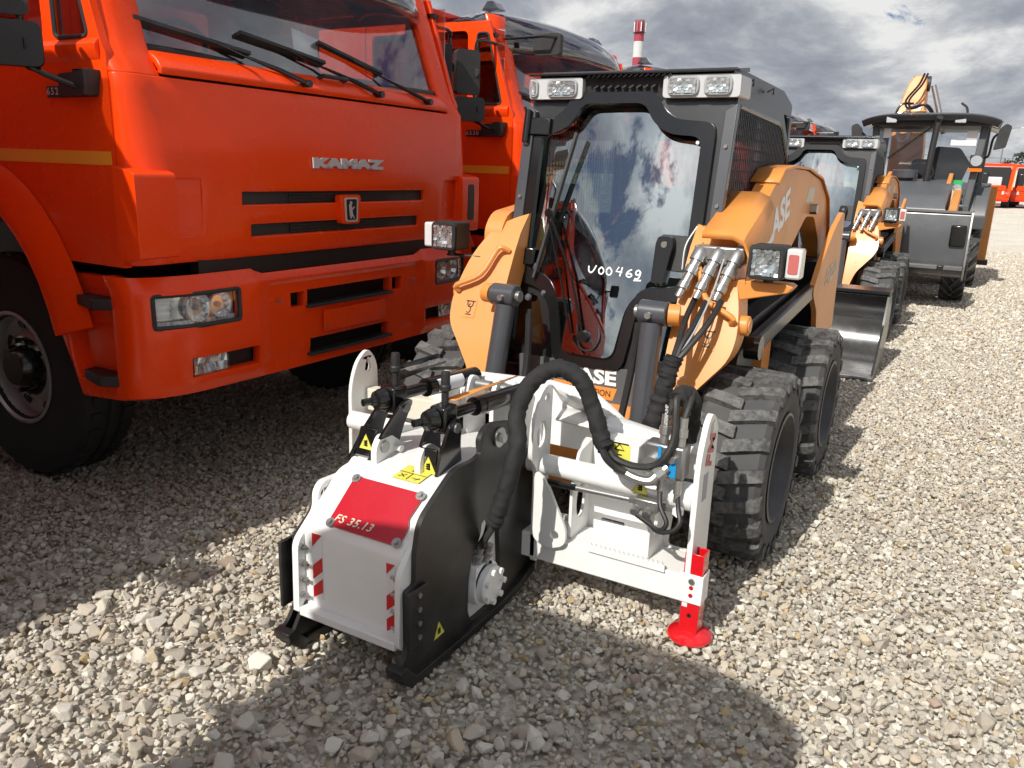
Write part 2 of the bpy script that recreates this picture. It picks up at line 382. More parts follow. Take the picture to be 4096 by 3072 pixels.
def scatter(name, poly, dens, smin, smax, seed, zoff, dmin, jit):
    mb = MB(); mb.add([(*p, 0) for p in poly], [tuple(range(len(poly)))])
    o = obj(name, mb, 'stone', smooth=0, loc=(0, 0, zoff))
    g = bpy.data.node_groups.new(name, 'GeometryNodeTree')
    g.interface.new_socket('Geometry', in_out='INPUT', socket_type='NodeSocketGeometry'); g.interface.new_socket('Geometry', in_out='OUTPUT', socket_type='NodeSocketGeometry')
    gi = g.nodes.new('NodeGroupInput'); go = g.nodes.new('NodeGroupOutput')
    d = g.nodes.new('GeometryNodeDistributePointsOnFaces'); d.distribute_method = 'POISSON'
    d.inputs['Distance Min'].default_value = dmin; d.inputs['Density Max'].default_value = dens; d.inputs['Seed'].default_value = seed
    ci = g.nodes.new('GeometryNodeCollectionInfo'); ci.inputs['Collection'].default_value = rc; ci.inputs['Separate Children'].default_value = True; ci.inputs['Reset Children'].default_value = True
    ip = g.nodes.new('GeometryNodeInstanceOnPoints'); ip.inputs['Pick Instance'].default_value = True
    rv = g.nodes.new('FunctionNodeRandomValue'); rv.data_type = 'FLOAT_VECTOR'; rv.inputs[0].default_value = (-.4, -.4, 0); rv.inputs[1].default_value = (.4, .4, 6.283); rv.inputs['Seed'].default_value = seed+1
    rs = g.nodes.new('FunctionNodeRandomValue'); rs.data_type = 'FLOAT'; rs.inputs[2].default_value = 0; rs.inputs[3].default_value = 1; rs.inputs['Seed'].default_value = seed+2
    p = g.nodes.new('ShaderNodeMath'); p.operation = 'POWER'; p.inputs[1].default_value = 2.7
    q = g.nodes.new('ShaderNodeMath'); q.operation = 'MULTIPLY_ADD'; q.inputs[1].default_value = smax-smin; q.inputs[2].default_value = smin
    ri = g.nodes.new('FunctionNodeRandomValue'); ri.data_type = 'INT'; ri.inputs[4].default_value = 0; ri.inputs[5].default_value = 17; ri.inputs['Seed'].default_value = seed+3
    tr = g.nodes.new('GeometryNodeSetPosition'); rz = g.nodes.new('FunctionNodeRandomValue'); rz.data_type = 'FLOAT_VECTOR'; rz.inputs[0].default_value = (0, 0, -jit); rz.inputs[1].default_value = (0, 0, jit); rz.inputs['Seed'].default_value = seed+4
    L = g.links.new
    L(gi.outputs[0], d.inputs['Mesh']); L(d.outputs['Points'], tr.inputs['Geometry']); L(rz.outputs[0], tr.inputs['Offset']); L(tr.outputs[0], ip.inputs['Points']); L(ci.outputs[0], ip.inputs['Instance'])
    L(rv.outputs[0], ip.inputs['Rotation']); L(rs.outputs[1], p.inputs[0]); L(p.outputs[0], q.inputs[0]); L(q.outputs[0], ip.inputs['Scale'])
    L(ri.outputs[2], ip.inputs['Instance Index']); L(ip.outputs[0], go.inputs[0])
    o.modifiers.new('stones', 'NODES').node_group = g
    return o
NEAR = [(-7, .2), (1.5, .2), (4.8, 9), (-7, 9)]; FAR = [(-4, 9), (4.8, 9), (9.5, 24), (-4, 24)]
g1 = scatter('gravel', NEAR, 2600, .026, .058, 3, -.017, .0185, .004)
tag(g1, 'pale crushed limestone gravel covering the lot around the machines', 'gravel', kind='stuff')
g1b = scatter('gravel_top', NEAR, 2100, .020, .047, 43, -.005, .020, .004)
tag(g1b, 'loose top layer of pale limestone stones around the machines', 'gravel', kind='stuff')
g2 = scatter('gravel_far', FAR, 1150, .032, .074, 30, -.012, .024, .007)
tag(g2, 'pale crushed limestone gravel receding past the backhoe', 'gravel', kind='stuff')
k = 0
while k < 300:
    if k < 210: x = rnd.uniform(-3.0, -.9); y = rnd.uniform(.95, 2.3)
    else: x = rnd.uniform(-1.2, .9); y = rnd.uniform(1.1, 3.2)
    if -2.0 < x < -1.25 and y > 1.66 or -.85 < x < -.5 and 2.4 < y < 2.8 or (x > -2.5 and y > 2.45 and x < -.5) or x < -2.9 and y > 1.9: continue
    o = bpy.data.objects.new('stone', rnd.choice(rocks)); COL.objects.link(o); o.parent = ground
    s = rnd.uniform(.050, .076) if rnd.random() < .8 else rnd.uniform(.076, .11)
    if k >= 210: s *= .8
    o.scale = (s, s, s*.85); o.rotation_euler = (rnd.uniform(-.4, .4), rnd.uniform(-.4, .4), rnd.uniform(0, 6.28)); o.location = (x, y, .038+s*.05); k += 1
# ---------------------------------------------------------------- dump trucks
def lerp_tab(tab, x):
    if x <= tab[0][0]: return tab[0][1]
    for (a, b), (c, d) in zip(tab, tab[1:]):
        if x <= c: return b+(d-b)*(x-a)/(c-a)
    return tab[-1][1]
def frange(vals, step):
    out = []; vals = sorted(set(round(v, 4) for v in vals))
    for a, b in zip(vals, vals[1:]):
        n = max(1, int((b-a)/step+.5)); out += [a+(b-a)*i/n for i in range(n)]
    return out+[vals[-1]]
def truck_wheel(tr, d, u):
    rear = d < -2; sgn = -1 if u < 0 else 1
    wt = obj('wheel', MB().lathe([(.26, -.02), (.26, .13), (.40, .15), (.50, .155), (.55, .13), (.566, .10), (.57, .04), (.555, .035), (.555, .015), (.57, .01), (.57, -.03), (.555, -.035), (.555, -.055), (.57, -.06), (.57, -.10), (.55, -.13), (.48, -.155), (.3, -.15), (.26, -.13)], (d, u, .575), (0, sgn, 0), 56), 'rubber_dark', tr)
    mb = MB()
    if rear: return
    for i in range(40):
        a = 2*math.pi*i/40
        for s in (-1, 1):
            c = Vector((d+math.cos(a)*.562, u+s*.085, .575+math.sin(a)*.562)); t = Vector((-math.sin(a), 0, math.cos(a)))
            mb.bar(c-t*.022, c+t*.022, .05, .03, (math.cos(a), 0, math.sin(a)))
    obj('tread_blocks', mb, 'rubber_dark', wt)['kind'] = 'stuff'
    prof = [(.285, .125), (.29, .14), (.275, .145), (.262, .12), (.25, .06), (.20, .035), (.17, .075), (.155, .08), (.15, .02)]
    obj('rim', MB().lathe(prof, (d, u, .575), (0, sgn, 0), 40), 'rim_silver', wt)
    mb = MB().lathe([(.0, .16), (.085, .16), (.10, .14), (.11, .09), (.155, .082), (.16, .05)], (d, u, .575), (0, sgn, 0), 24)
    for i in range(10):
        a = 2*math.pi*i/10; p = Vector((d+.135*math.cos(a), u+sgn*.08, .575+.135*math.sin(a))); mb.cyl(p, p+Vector((0, sgn*.035, 0)), .014, n=6)
    obj('hub', mb, 'gloss_black', wt)
    hh = MB().cyl((0, 0, 0), (0, sgn*.006, 0), .032, n=12)
    for i in range(8):
        a = 2*math.pi*(i+.4)/8; obj('hand_hole', hh, 'ink', wt, loc=(d+.225*math.cos(a), u+sgn*.047, .575+.225*math.sin(a)))
def make_truck():
    tr = thing('dump_truck', 'x', 'truck')
    prof = [(1.18, -.035), (1.24, -.012), (1.5, 0), (1.62, -.004), (1.69, -.016), (1.95, -.058)]
    def fpanel(u, z):
        a = abs(u); p = lerp_tab(prof, z)
        if a < 1.10: return (p-.018*(a/1.1)**2, u, z)
        t = min(1, (a-1.10)/.20); an = t*math.pi/2
        return (p*(1-t)-.018-.115*(1-math.cos(an)), math.copysign(1.10+.15*math.sin(an), u), z)
    us = frange([-1.30, -1.1, -1.08, -.93, 1.08, .93, -.71, -.66, -.09, .09, .66, .71, 1.1, 1.3, -1.0, 1.0], .05); zs = frange([1.18, 1.20, 1.275, 1.30, 1.54, 1.335, 1.425, 1.485, 1.62, 1.69, 1.95], .06)
    pan = obj('front_panel', MB().grid(fpanel, us, zs, [(-.71, .71, 1.425, 1.485), (-.66, .66, 1.275, 1.335), (-1.08, -.93, 1.30, 1.54), (.93, 1.08, 1.30, 1.54)]), 'red', tr, solid=.035, bevel=.006)
    obj('grille_slot', MB().box(-.07, -.035, -.73, .73, 1.41, 1.50), 'plastic', tr); obj('grille_slot', MB().box(-.07, -.035, -.68, .68, 1.26, 1.35), 'plastic', tr)
    mb = MB()
    for z in (1.44, 1.455, 1.47, 1.29, 1.305, 1.32): mb.box(-.033, -.026, -.40, .40, z-.004, z+.004)
    obj('grille_mesh', mb, 'plastic', tr)
    
    # cowl under the windscreen
    cw = [(1.958, -.056), (1.985, -.050), (2.03, -.085), (2.06, -.145)]
    def cowl(u, z):
        x, y, zz_ = fpanel(u, 1.95); return (lerp_tab(cw, z)+(x+.058), y, z)
    obj('cowl_panel', MB().grid(cowl, frange([-1.05, 1.05], .07), frange([1.958, 1.985, 2.06], .02)), 'red', tr, solid=.03, bevel=.006)
    def corner(u, z):
        x, y, _ = fpanel(u, 1.95); k = (z-1.95)/.75; return (x-.042*min(1, (z-1.95)/.1)-.33*(z-1.95), y-math.copysign(.05*k, y), z)
    for s in (-1, 1):
        uu = sorted([s*1.052, s*1.10, s*1.15, s*1.2, s*1.25, s*1.3]); obj('windscreen_pillar', MB().grid(corner, uu, frange([1.95, 2.72], .08)), 'red', tr, solid=.04, bevel=.006)
        obj('air_deflector', MB().prism(rpoly([(-.115, 1.20), (.02, 1.22), (.022, 1.565), (-.115, 1.59)], .02, 3), 'y', s*1.09, s*1.285), 'red', tr, bevel=.02, seg=3)
        obj('air_deflector_recess', MB().add([(-.045, s*1.09, 1.29), (-.022, s*.92, 1.29), (-.022, s*.92, 1.55), (-.045, s*1.09, 1.55)], [(0, 1, 2, 3)]), 'red', tr)
        obj('deflector_vent', MB().prism(rrect(s*1.19-.035, s*1.19+.035, 1.29, 1.52, .02), 'x', .0, .024), 'ink', tr) if s > 0 else None
    # windscreen
    def ws(u, z): return (-.155-.33*(z-2.06)-.03*(u/1.1)**2, u, z)
    obj('windscreen', MB().grid(ws, frange([-1.13, 1.13], .2), frange([2.05, 2.66], .2)), 'glass_grey', tr)
    g = [ws(p[0], p[1]) for p in rpoly([(-1.13, 2.065), (1.0, 2.065), (1.0, 2.66), (-1.10, 2.66)], .09, 6)]
    g = [ws(p[0]*1.06 if p[0] > 0 else p[0], p[1]) for p in rpoly([(-1.12, 2.066), (1.05, 2.066), (1.03, 2.66), (-1.10, 2.66)], .09, 6)]
    obj('windscreen_gasket', MB().tube(g, .019, 6, closed=True), 'plastic', tr)
    obj('roof_header', MB().grid(lambda u, z: ws(u, z), frange([-1.1, 1.1], .2), [2.62, 2.66, 2.69]), 'red', tr, solid=.04)
    def roof(u, d):
        e = max(0, (abs(u)-.9)/.32); f = max(0, (d+.62)/.24); return (d, u, 2.725-.06*e**2-.05*f**2)
    obj('roof', MB().grid(roof, frange([-1.22, -.9, .9, 1.22], .08), frange([-2.0, -.62, -.38], .06)), 'red', tr, solid=.05, bevel=.01)
    # sides
    a0 = [(-1.15+.66*math.cos(R(a)), .57+.90*math.sin(R(a))) for a in range(42, 139, 8)]
    for s in (-1, 1):
        y0, y1 = (-1.25, -1.215) if s < 0 else (1.215, 1.25)
        outer = [(-.137, 1.17), (-.137, 2.02), (-.16, 2.06), (-.355, 2.66), (-1.50, 2.67), (-1.50, 1.40)]+[p for p in a0 if p[0] > -1.5][::-1]
        win = rpoly([(-.535, 2.085), (-1.44, 2.085), (-1.44, 2.60), (-.535, 2.60)], .05); qw = rpoly([(-.235, 2.085), (-.455, 2.085), (-.455, 2.58), (-.36, 2.58)], .03)
        dr = obj('door', MB().prism([outer, win, qw], 'x', 0, 1, Matrix(((0, 1, 0, 0), (y1-y0, 0, 0, y0), (0, 0, 1, 0), (0, 0, 0, 1)))), 'red', tr, bevel=.006)
        obj('window_pane', MB().box(-1.44, -.23, y0+s*.0+.015, y0+.02, 2.08, 2.60) if s < 0 else MB().box(-1.44, -.23, y1-.02, y1-.015, 2.08, 2.60), 'glass_grey', dr)
        obj('window_seal', MB().tube([(p[0], s*1.248, p[1]) for p in qw], .009, 6, closed=True), 'plastic', dr)
        obj('door_ledge', _ledge(s), 'red', dr, bevel=.004)
        obj('reflective_stripe', MB().box(-1.46, -.155, s*1.2525-.0015, s*1.2525+.0015, 1.588, 1.642), 'amber_tape', dr)
        obj('rear_side_panel', MB().box(-2.0, -1.512, min(y0, y1), max(y0, y1), 1.45, 2.67), 'red', tr, bevel=.006)
        fl = MB(); n = 18
        for i in range(n+1):
            a = R(18+(175-18)*i/n); c, sn = math.cos(a), math.sin(a)
            for rh, rv, y in ((.62, .86, 1.22), (.63, .87, 1.335), (.69, .93, 1.335), (.80, 1.03, 1.255)): fl.v.append((-1.15+rh*c, s*y, .57+rv*sn))
        for i in range(n):
            for j in range(3): fl.f.append((i*4+j, i*4+j+1, i*4+j+5, i*4+j+4))
        obj('fender_flare', fl, 'red', tr, smooth=50)
        # step skirt behind the bumper
        sk = [(-.20, 1.115), (-.78, 1.115), (-.74, 1.0), (-.60, .80), (-.50, .56), (-.20, .585)]
        st = obj('step_skirt', _yprism(sk, s*1.17, s*1.215), 'red', tr, bevel=.012, seg=3)
        obj('skirt_edge', _yprism([(-.78, 1.118), (-.66, 1.118), (-.585, .95), (-.545, .70), (-.52, .64), (-.20, .64), (-.20, .575), (-.51, .552), (-.57, .70), (-.70, .98)], s*1.2, s*1.265), 'red', st, bevel=.015, seg=3)
        for z in (.985, .645): obj('step_tread', _zprism([(-.165, s*1.24), (-.28, s*1.325), (-.46, s*1.275), (-.47, s*1.2), (-.165, s*1.16)], z, z+.045), 'plastic', st, bevel=.006)
        obj('skirt_slot', _yprism(rpoly([(-.19, .75), (-.245, .75), (-.235, .90), (-.18, .90)], .02), s*1.17, s*1.2185), 'ink', st)
        obj('step_rail', _yprism(rpoly([(-.19, 1.02), (-.47, .945), (-.43, .90), (-.19, .93)], .01), s*1.2, s*1.235), 'red', st, bevel=.012, seg=3)
    # bumper
    bp = [(.585, -.045), (.60, .005), (.64, .022), (.70, .030), (.98, .038), (1.065, .034), (1.085, .012), (1.13, -.01)]
    def bfn(u, z):
        a = abs(u); p = lerp_tab(bp, z)-.012*(a/.95)**2*(a < .95)-.012*(a >= .95)
        if .62 < z < 1.07: p -= .022*max(0, min(1, (.66-a)/.05))*min(1, (z-.62)/.03)*min(1, (1.07-z)/.03)
        if z > 1.08: z -= .028*max(0, min(1, (.68-a)/.05))
        if a < .95: return (p, u, z)
        t = (a-.95)/.45
        if t <= 1: an = t*math.pi/2; return (p-.17*(1-math.cos(an)), math.copysign(.95+.325*math.sin(an), u), z)
        return (p-.17-(t-1)*.2, math.copysign(1.275, u), z)
    def bu(x):  # lateral distance -> grid parameter
        a = abs(x)
        if a <= .95: return x
        return math.copysign(.95+.45*math.asin(min(1, (a-.95)/.325))/(math.pi/2), x)
    hl0, hl1 = bu(1.205), .785
    holes = []
    for s in (-1, 1):
        for a, b, c, d in ((hl1, hl0, .905, 1.055), (.68, bu(1.06), .675, .765), (.36, .455, .915, .99)):
            holes.append((min(s*a, s*b), max(s*a, s*b), c, d))
    holes += [(-.34, .34, .91, .995), (-.32, .33, .655, .735)]
    ku = [-1.55, 1.55, -.95, .95, -.66, .66, -.61, .61]+[h[0] for h in holes]+[h[1] for h in holes]; kz = [.585, .60, .64, .70, 1.04, 1.07, 1.085, 1.13]+[h[2] for h in holes]+[h[3] for h in holes]
    bm_ = obj('bumper', MB().grid(bfn, frange(ku, .06), frange(kz, .05), holes), 'red', tr, solid=.05, bevel=.007)
    obj('bumper_backing', MB().box(-.30, -.07, -1.05, 1.05, .63, 1.12), 'ink', bm_)
    obj('bumper_gap', MB().box(-.10, -.045, -.95, .95, 1.10, 1.20), 'ink', tr)
    for s in (-1, 1):
        sh = 1 if s > 0 else 0
        hg = [(s*bfn(1, 1)[1]*0+s*x, z) for x, z in ((.795, .915), (.795, 1.045), (1.19, 1.045), (1.19, .925))]
        def lampgrid(inset, x0, x1, z0, z1):
            return MB().grid(lambda u, z: (bfn(bu(u), z)[0]-inset, u, z), frange([min(s*x0, s*x1), max(s*x0, s*x1)], .04), frange([z0, z1], .05))
        h = obj('headlight', lampgrid(.055, .787, 1.20, .907, 1.053), 'reflector_big', bm_)
        for cu, r in ((.88, .058), (1.0, .062)):
            x = bfn(bu(s*cu), .985)[0]
            bw = obj('headlight_bowl', MB().lathe([(.014, -.045), (.03, -.04), (r*.75, -.022), (r, .004), (r*1.05, .004), (r*1.1, -.02)], (x-.03, s*cu, .985), (1, 0, 0), 14), 'reflector', h, smooth=0); obj('bulb', MB().lathe([(0, .0), (.008, -.004), (.013, -.02), (.013, -.045)], (x-.03, s*cu, .985), (1, 0, 0), 12), 'chrome', bw); obj('bowl_ring', MB().lathe([(r*1.0, .003), (r*1.03, .010), (r*1.1, .004)], (x-.03, s*cu, .985), (1, 0, 0), 24), 'letter_silver', bw)
        obj('turn_strip', MB().grid(lambda u, z: (bfn(bu(u), z)[0]-.03+.006*math.sin(u*260), u, z), frange([min(s*.80, s*1.19), max(s*.80, s*1.19)], .006), [.911, .935]), 'lens_clear', h); obj('side_strip', MB().grid(lambda u, z: (bfn(bu(u), z)[0]-.02+.006*math.sin(z*260), u, z), frange([min(s*1.13, s*1.19), max(s*1.13, s*1.19)], .02), frange([.94, 1.045], .006)), 'lens_clear', h)
        obj('headlight_glass', lampgrid(.012, .787, 1.20, .907, 1.053), 'glass_clear', h)
        rim = [(bfn(bu(s*a), z)[0]-.006, s*a, z) for a, z in rpoly([(.788, .908), (1.0, .908), (1.20, .912), (1.20, 1.052), (1.0, 1.052), (.788, 1.052)], .015, 3)]
        obj('headlight_seal', MB().tube(rim, .011, 6, closed=True), 'plastic', h)
        fgx = bfn(bu(s*.95), .72)[0]
        obj('fog_recess', lampgrid(.06, .68, 1.06, .672, .768), 'plastic', bm_)
        fo = obj('fog_lamp', facet_panel(min(s*.86, s*1.045), max(s*.86, s*1.045), .683, .758, fgx-.022, 14, 2, -.02, 5, 'x', .18), 'reflector', bm_, smooth=0)
        obj('fog_lens', MB().prism(rrect(min(s*.86, s*1.045), max(s*.86, s*1.045), .683, .758, .02), 'x', fgx-.013, fgx-.008), 'glass_clear', fo)
    for z, w in ((.902, .35), (.648, .34)): obj('bumper_step', MB().box(-.07, .034, -w, w, z, z+.014), 'plastic', bm_, bevel=.003)
    obj('plate_holder', MB().prism(rrect(-.24, .27, .765, .875, .01), 'x', .03, .037), 'red', bm_, bevel=.004)
    for u, z in ((-.22, .79), (.24, .80), (-.55, .965), (.55, .965)): obj('bumper_bolt', MB().cyl((.02, u, z), (.043, u, z), .008, n=8), 'chrome', bm_)
    # badge and emblem
    em = obj('emblem', MB().prism(rpoly([(-.068, 1.315), (.068, 1.315), (.08, 1.465), (-.08, 1.465)], .02, 4), 'x', -.02, .025), 'red', pan, bevel=.008)
    obj('emblem_border', MB().prism([rpoly([(-.046, 1.325), (.046, 1.325), (.054, 1.452), (-.054, 1.452)], .014, 4), rpoly([(-.037, 1.334), (.037, 1.334), (.044, 1.443), (-.044, 1.443)], .012, 4)[::-1]], 'x', .024, .030), 'letter_silver', em)
    obj('emblem_field', MB().prism(rpoly([(-.037, 1.334), (.037, 1.334), (.044, 1.443), (-.044, 1.443)], .012, 4), 'x', .024, .0275), 'ink', em)
    horse = [(-.010, 1.340), (-.016, 1.36), (-.018, 1.385), (-.022, 1.41), (-.012, 1.425), (-.008, 1.434), (.006, 1.430), (.004, 1.418), (.0, 1.412), (.003, 1.398), (.014, 1.400), (.03, 1.408), (.02, 1.396), (.006, 1.388), (.008, 1.37), (.018, 1.352), (.024, 1.338), (.014, 1.345), (.006, 1.358), (.0, 1.345)]
    obj('emblem_horse', MB().prism(horse, 'x', .0275, .029), 'letter_silver', em, smooth=0)
    text('lettering', 'KAMAZ', .062, 'letter_silver', pan, (.004, .015, 1.622), (0, 1, 0), (-.05, 0, 1), extrude=.004, bold=.005, sx=2.55, spacing=1.0)
    # wipers
    for base, tip0, tip1, mid in (((-.245, 2.0), (-1.07, 2.18), (-.49, 2.11), (-.72, 2.145)), ((.32, 2.0), (-.52, 2.20), (.02, 2.13), (-.25, 2.165)), ((.80, 2.0), (.01, 2.23), (.50, 2.13), (.26, 2.175))):
        def w3(p, h): q = ws(p[0], max(p[1], 2.03)); return (q[0]+h+max(0, 2.07-p[1])*1.0, p[0], p[1])
        wp = obj('wiper', MB().tube([w3(base, .05), w3((base[0]-.12, base[1]+.05), .045), w3((base[0]*.4+mid[0]*.6, (base[1]*.35+mid[1]*.65)), .03), w3(mid, .028)], [.012, .012, .006, .005], 6), 'gloss_black', tr)
        obj('wiper_blade', MB().bar(w3(tip0, .018), w3(tip1, .018), .016, .03, (1, 0, .3)), 'plastic', wp); obj('wiper_pivot', MB().cyl(w3(base, .0), w3(base, .07), .018, n=10), 'gloss_black', wp)
    obj('grab_bar', MB().tube([(-.12, -.08, 2.04), (-.075, -.08, 2.055), (-.075, .10, 2.055), (-.12, .10, 2.04)], .011, 8), 'gloss_black', tr)
    # mirrors
    for s in (-1, 1):
        mr = obj('mirror_bracket', MB().tube(spline([(-.30, s*1.24, 2.50), (-.32, s*1.42, 2.50), (-.34, s*1.45, 2.42), (-.34, s*1.45, 2.0), (-.32, s*1.42, 1.94), (-.25, s*1.28, 1.88)], 5), .012, 8), 'gloss_black', tr)
        MF = frame((-.375, s*1.50, 2.28), (.57, -s*.82, 0), (0, 0, 1)); MF2 = frame((-.355, s*1.50, 2.03), (.57, -s*.82, 0), (0, 0, 1))
        obj('mirror_housing', MB().prism(rrect(-.09, .09, -.15, .15, .035), 'z', -.05 if s < 0 else -.02, .02 if s < 0 else .05, MF), 'plastic', mr, bevel=.014, seg=3)
        obj('mirror_housing', MB().prism(rrect(-.115, .115, -.082, .082, .035), 'z', -.04 if s < 0 else -.02, .02 if s < 0 else .04, MF2), 'plastic', mr, bevel=.014, seg=3)
        for z in (2.28, 2.03):
            obj('mirror_clamp', MB().cyl((-.33, s*1.45, z), (-.33, s*1.47, z), .032, n=12), 'plastic', mr)
            for q in (-.014, .014): obj('clamp_bolt', MB().cyl((-.33+q, s*1.445-(.012 if s < 0 else -.012), z), (-.33+q, s*1.44-(.014 if s < 0 else -.014), z), .007, n=8), 'chrome', mr)
        obj('mirror_base', MB().prism(rpoly([(-.37, 1.855), (-.20, 1.855), (-.175, 1.955), (-.27, 1.955), (-.27, 1.945), (-.37, 1.94)], .008, 2), 'y', 0, .06), 'plastic', mr, bevel=.006, loc=(0, s*1.28-.03, 0))
        pl = obj('model_plate', MB().box(-.535, -.21, s*1.258-.004, s*1.258+.004, 1.853, 1.90), 'ink', tr, bevel=.003)
        if s < 0: text('lettering', '6520', .040, 'letter_silver', pl, (-.475, -1.2632, 1.8765), (1, 0, 0), (0, 0, 1), extrude=.0008, bold=.0006, spacing=1.35, sx=1.1)
    fm = obj('front_mirror_arm', MB().tube([(-.35, -1.12, 2.55), (.02, -1.12, 2.555), (.10, -.98, 2.56)], .011, 8), 'gloss_black', tr)
    obj('mirror_housing', MB().prism(rrect(-.11, .11, 2.44, 2.59, .03), 'y', 0, .05), 'plastic', fm, bevel=.015, seg=3, loc=(.0, -1.02, 0))
    # roof visor
    vp = [(-.88, 2.74), (-.72, 2.79), (-.53, 2.81), (-.36, 2.785), (-.22, 2.725), (-.12, 2.635), (-.07, 2.54), (-.08, 2.49)]
    def vis(u, i):
        d, z = vp[int(i)]; a = abs(u)/1.22; k = a**3.0; return (d-.34*k*(i/7.0)-.05*k, u, z-.05*a*a-.13*max(0, a-.8)/.2*(1-i/7.0))
    obj('roof_visor', MB().grid(vis, frange([-1.22, -.95, .95, 1.22], .06), list(range(8))), 'smoky', tr, solid=.012, smooth=60)
    for s in (-1, 1):
        obj('visor_end', _yprism(rpoly([(-.86, 2.62), (-.46, 2.555), (-.42, 2.47), (-.38, 2.55), (-.44, 2.66), (-.56, 2.70), (-.72, 2.70), (-.88, 2.67)], .02), s*1.195, s*1.225), 'smoky', tr, bevel=.008)
        obj('visor_bracket', MB().box(-.52, -.30, s*1.225-.02, s*1.225+.02, 2.55, 2.575), 'gloss_black', tr)
        for d in (-.48, -.36): obj('visor_bolt', MB().cyl((d, s*1.225, 2.62), (d, s*1.24, 2.62), .014, n=8), 'gloss_black', tr)
    obj('marker_lamp', MB().prism([(-.60, 2.785), (-.44, 2.785), (-.50, 2.85), (-.55, 2.85)], 'y', -.98, -.86), 'smoky', tr, bevel=.01)
    obj('marker_lamp', MB().prism([(-.60, 2.785), (-.44, 2.785), (-.50, 2.85), (-.55, 2.85)], 'y', .86, .98), 'smoky', tr, bevel=.01)
    # interior
    inn = obj('cab_interior', MB().box(-1.98, -.20, -1.19, 1.19, 1.30, 1.98), 'interior', tr)
    obj('cab_back', MB().prism([[(-1.2, 1.98), (1.2, 1.98), (1.2, 2.68), (-1.2, 2.68)], rrect(-.85, -.25, 2.15, 2.60, .05)[::-1], rrect(.25, .85, 2.15, 2.60, .05)[::-1]], 'x', -1.99, -1.95), 'red', tr)
    for u in (-.62, .55):
        st = obj('seat', MB().prism(rrect(u-.26, u+.26, 1.98, 2.40, .09), 'x', -1.25, -1.12), 'seat_grey', inn, bevel=.03, seg=3); obj('headrest', MB().prism(rrect(u-.14, u+.14, 2.42, 2.60, .05), 'x', -1.25, -1.16), 'seat_grey', st, bevel=.02)
    obj('dashboard', _yprism([(-.23, 1.98), (-.23, 2.03), (-.55, 2.06), (-.75, 1.98)], -1.15, 1.15), 'interior', inn)
    obj('steering_wheel', MB().tube([(-.66+.10*math.cos(a), -.55+.22*math.sin(a), 2.13+.13*math.cos(a)) for a in [2*math.pi*i/24 for i in range(24)]], .014, 6, closed=True), 'plastic', inn)
    # chassis, wheels, dump body
    obj('chassis', MB().box(-8.0, -.3, -.45, .45, .70, 1.05), 'grey', tr); obj('underbody', MB().box(-1.95, -.2, -.95, .95, .62, 1.28), 'ink', tr)
    for u in (-1.06, 1.06):
        for d in (-1.15, -5.0, -6.3): truck_wheel(tr, d, u)
    bodyp = [(-2.25, 1.30), (-2.25, 3.12), (-1.75, 3.02), (-1.75, 2.96), (-2.32, 3.06)]
    db = obj('dump_body', _yprism([(-2.3, 1.25), (-2.3, 3.06), (-7.9, 2.75), (-8.2, 1.5)], -1.22, 1.22), 'red_dump', tr, bevel=.02)
    obj('dump_canopy', _yprism([(-2.31, 2.98), (-2.31, 3.19), (-1.0, 2.815), (-1.0, 2.775)], -1.12, 1.12), 'red_dump', db, bevel=.01)
    for d in (-3.2, -4.4, -5.6, -6.8): obj('body_rib', MB().box(d-.06, d+.06, -1.27, 1.27, 1.3, 2.6), 'red_dump', db)
    return tr
def _yprism(pts, a, b):
    return MB().prism([(p[0], p[1]) for p in pts], 'y', a, b)
def _zprism(pts, a, b): return MB().prism(pts, 'z', a, b)
def _lip(z, w):
    return _yprism([(-.02, z+.012), (.0, z+.011), (.009, z-.003), (.0, z-.034), (-.02, z-.034)], -w, w)
def _ledge(s):
    m = MB(); a = [(s*1.248, 2.078), (s*1.272, 2.055), (s*1.272, 2.03), (s*1.248, 1.99)]
    return m.prism([(p[0], p[1]) for p in a], 'y', 0, 1, Matrix(((0, 1.30, 0, -1.47), (1, 0, 0, 0), (0, 0, 1, 0), (0, 0, 0, 1))))
XT, YC, STEP = -2.958, 3.392, 3.228
truck = make_truck(); truck.location = (XT, YC, 0)
TRUCK_LABELS = {0: 'orange truck nearest in the row, outside the left edge, shading its neighbour',
    1: 'large orange-red truck filling the left, with KAMAZ lettering and horse emblem in full view',
    2: 'orange-red truck right behind the nearest truck, its 6520 door plate and dark visor showing',
    3: 'third orange truck in the row, dark roof visor showing above the near loader cab',
    4: 'orange truck whose dark visor and front mirror show right of the near loader cab',
    5: 'orange truck whose visor peeks out left of the backhoe mirror',
    6: 'orange truck seen only through the windows of the backhoe',
    7: 'farthest orange truck of the parked row, behind the backhoe'}
truck['label'] = TRUCK_LABELS[1]; truck['group'] = 'dump trucks parked in a row'
for k in (0, 2, 3, 4, 5, 6):
    c = copy_tree(truck); c.location = (XT, YC+STEP*(k-1), 0); c['label'] = TRUCK_LABELS[k]
pp = obj('dashboard_paper', MB().add([(XT-.203, YC-.15, 2.155), (XT-.195, YC+.01, 2.125), (XT-.238, YC+.06, 2.255), (XT-.246, YC-.12, 2.285)], [(0, 1, 2, 3)]), 'paper', solid=.002)
tag(pp, 'white sheet of paper lying behind the windscreen of the nearest truck', 'paper')
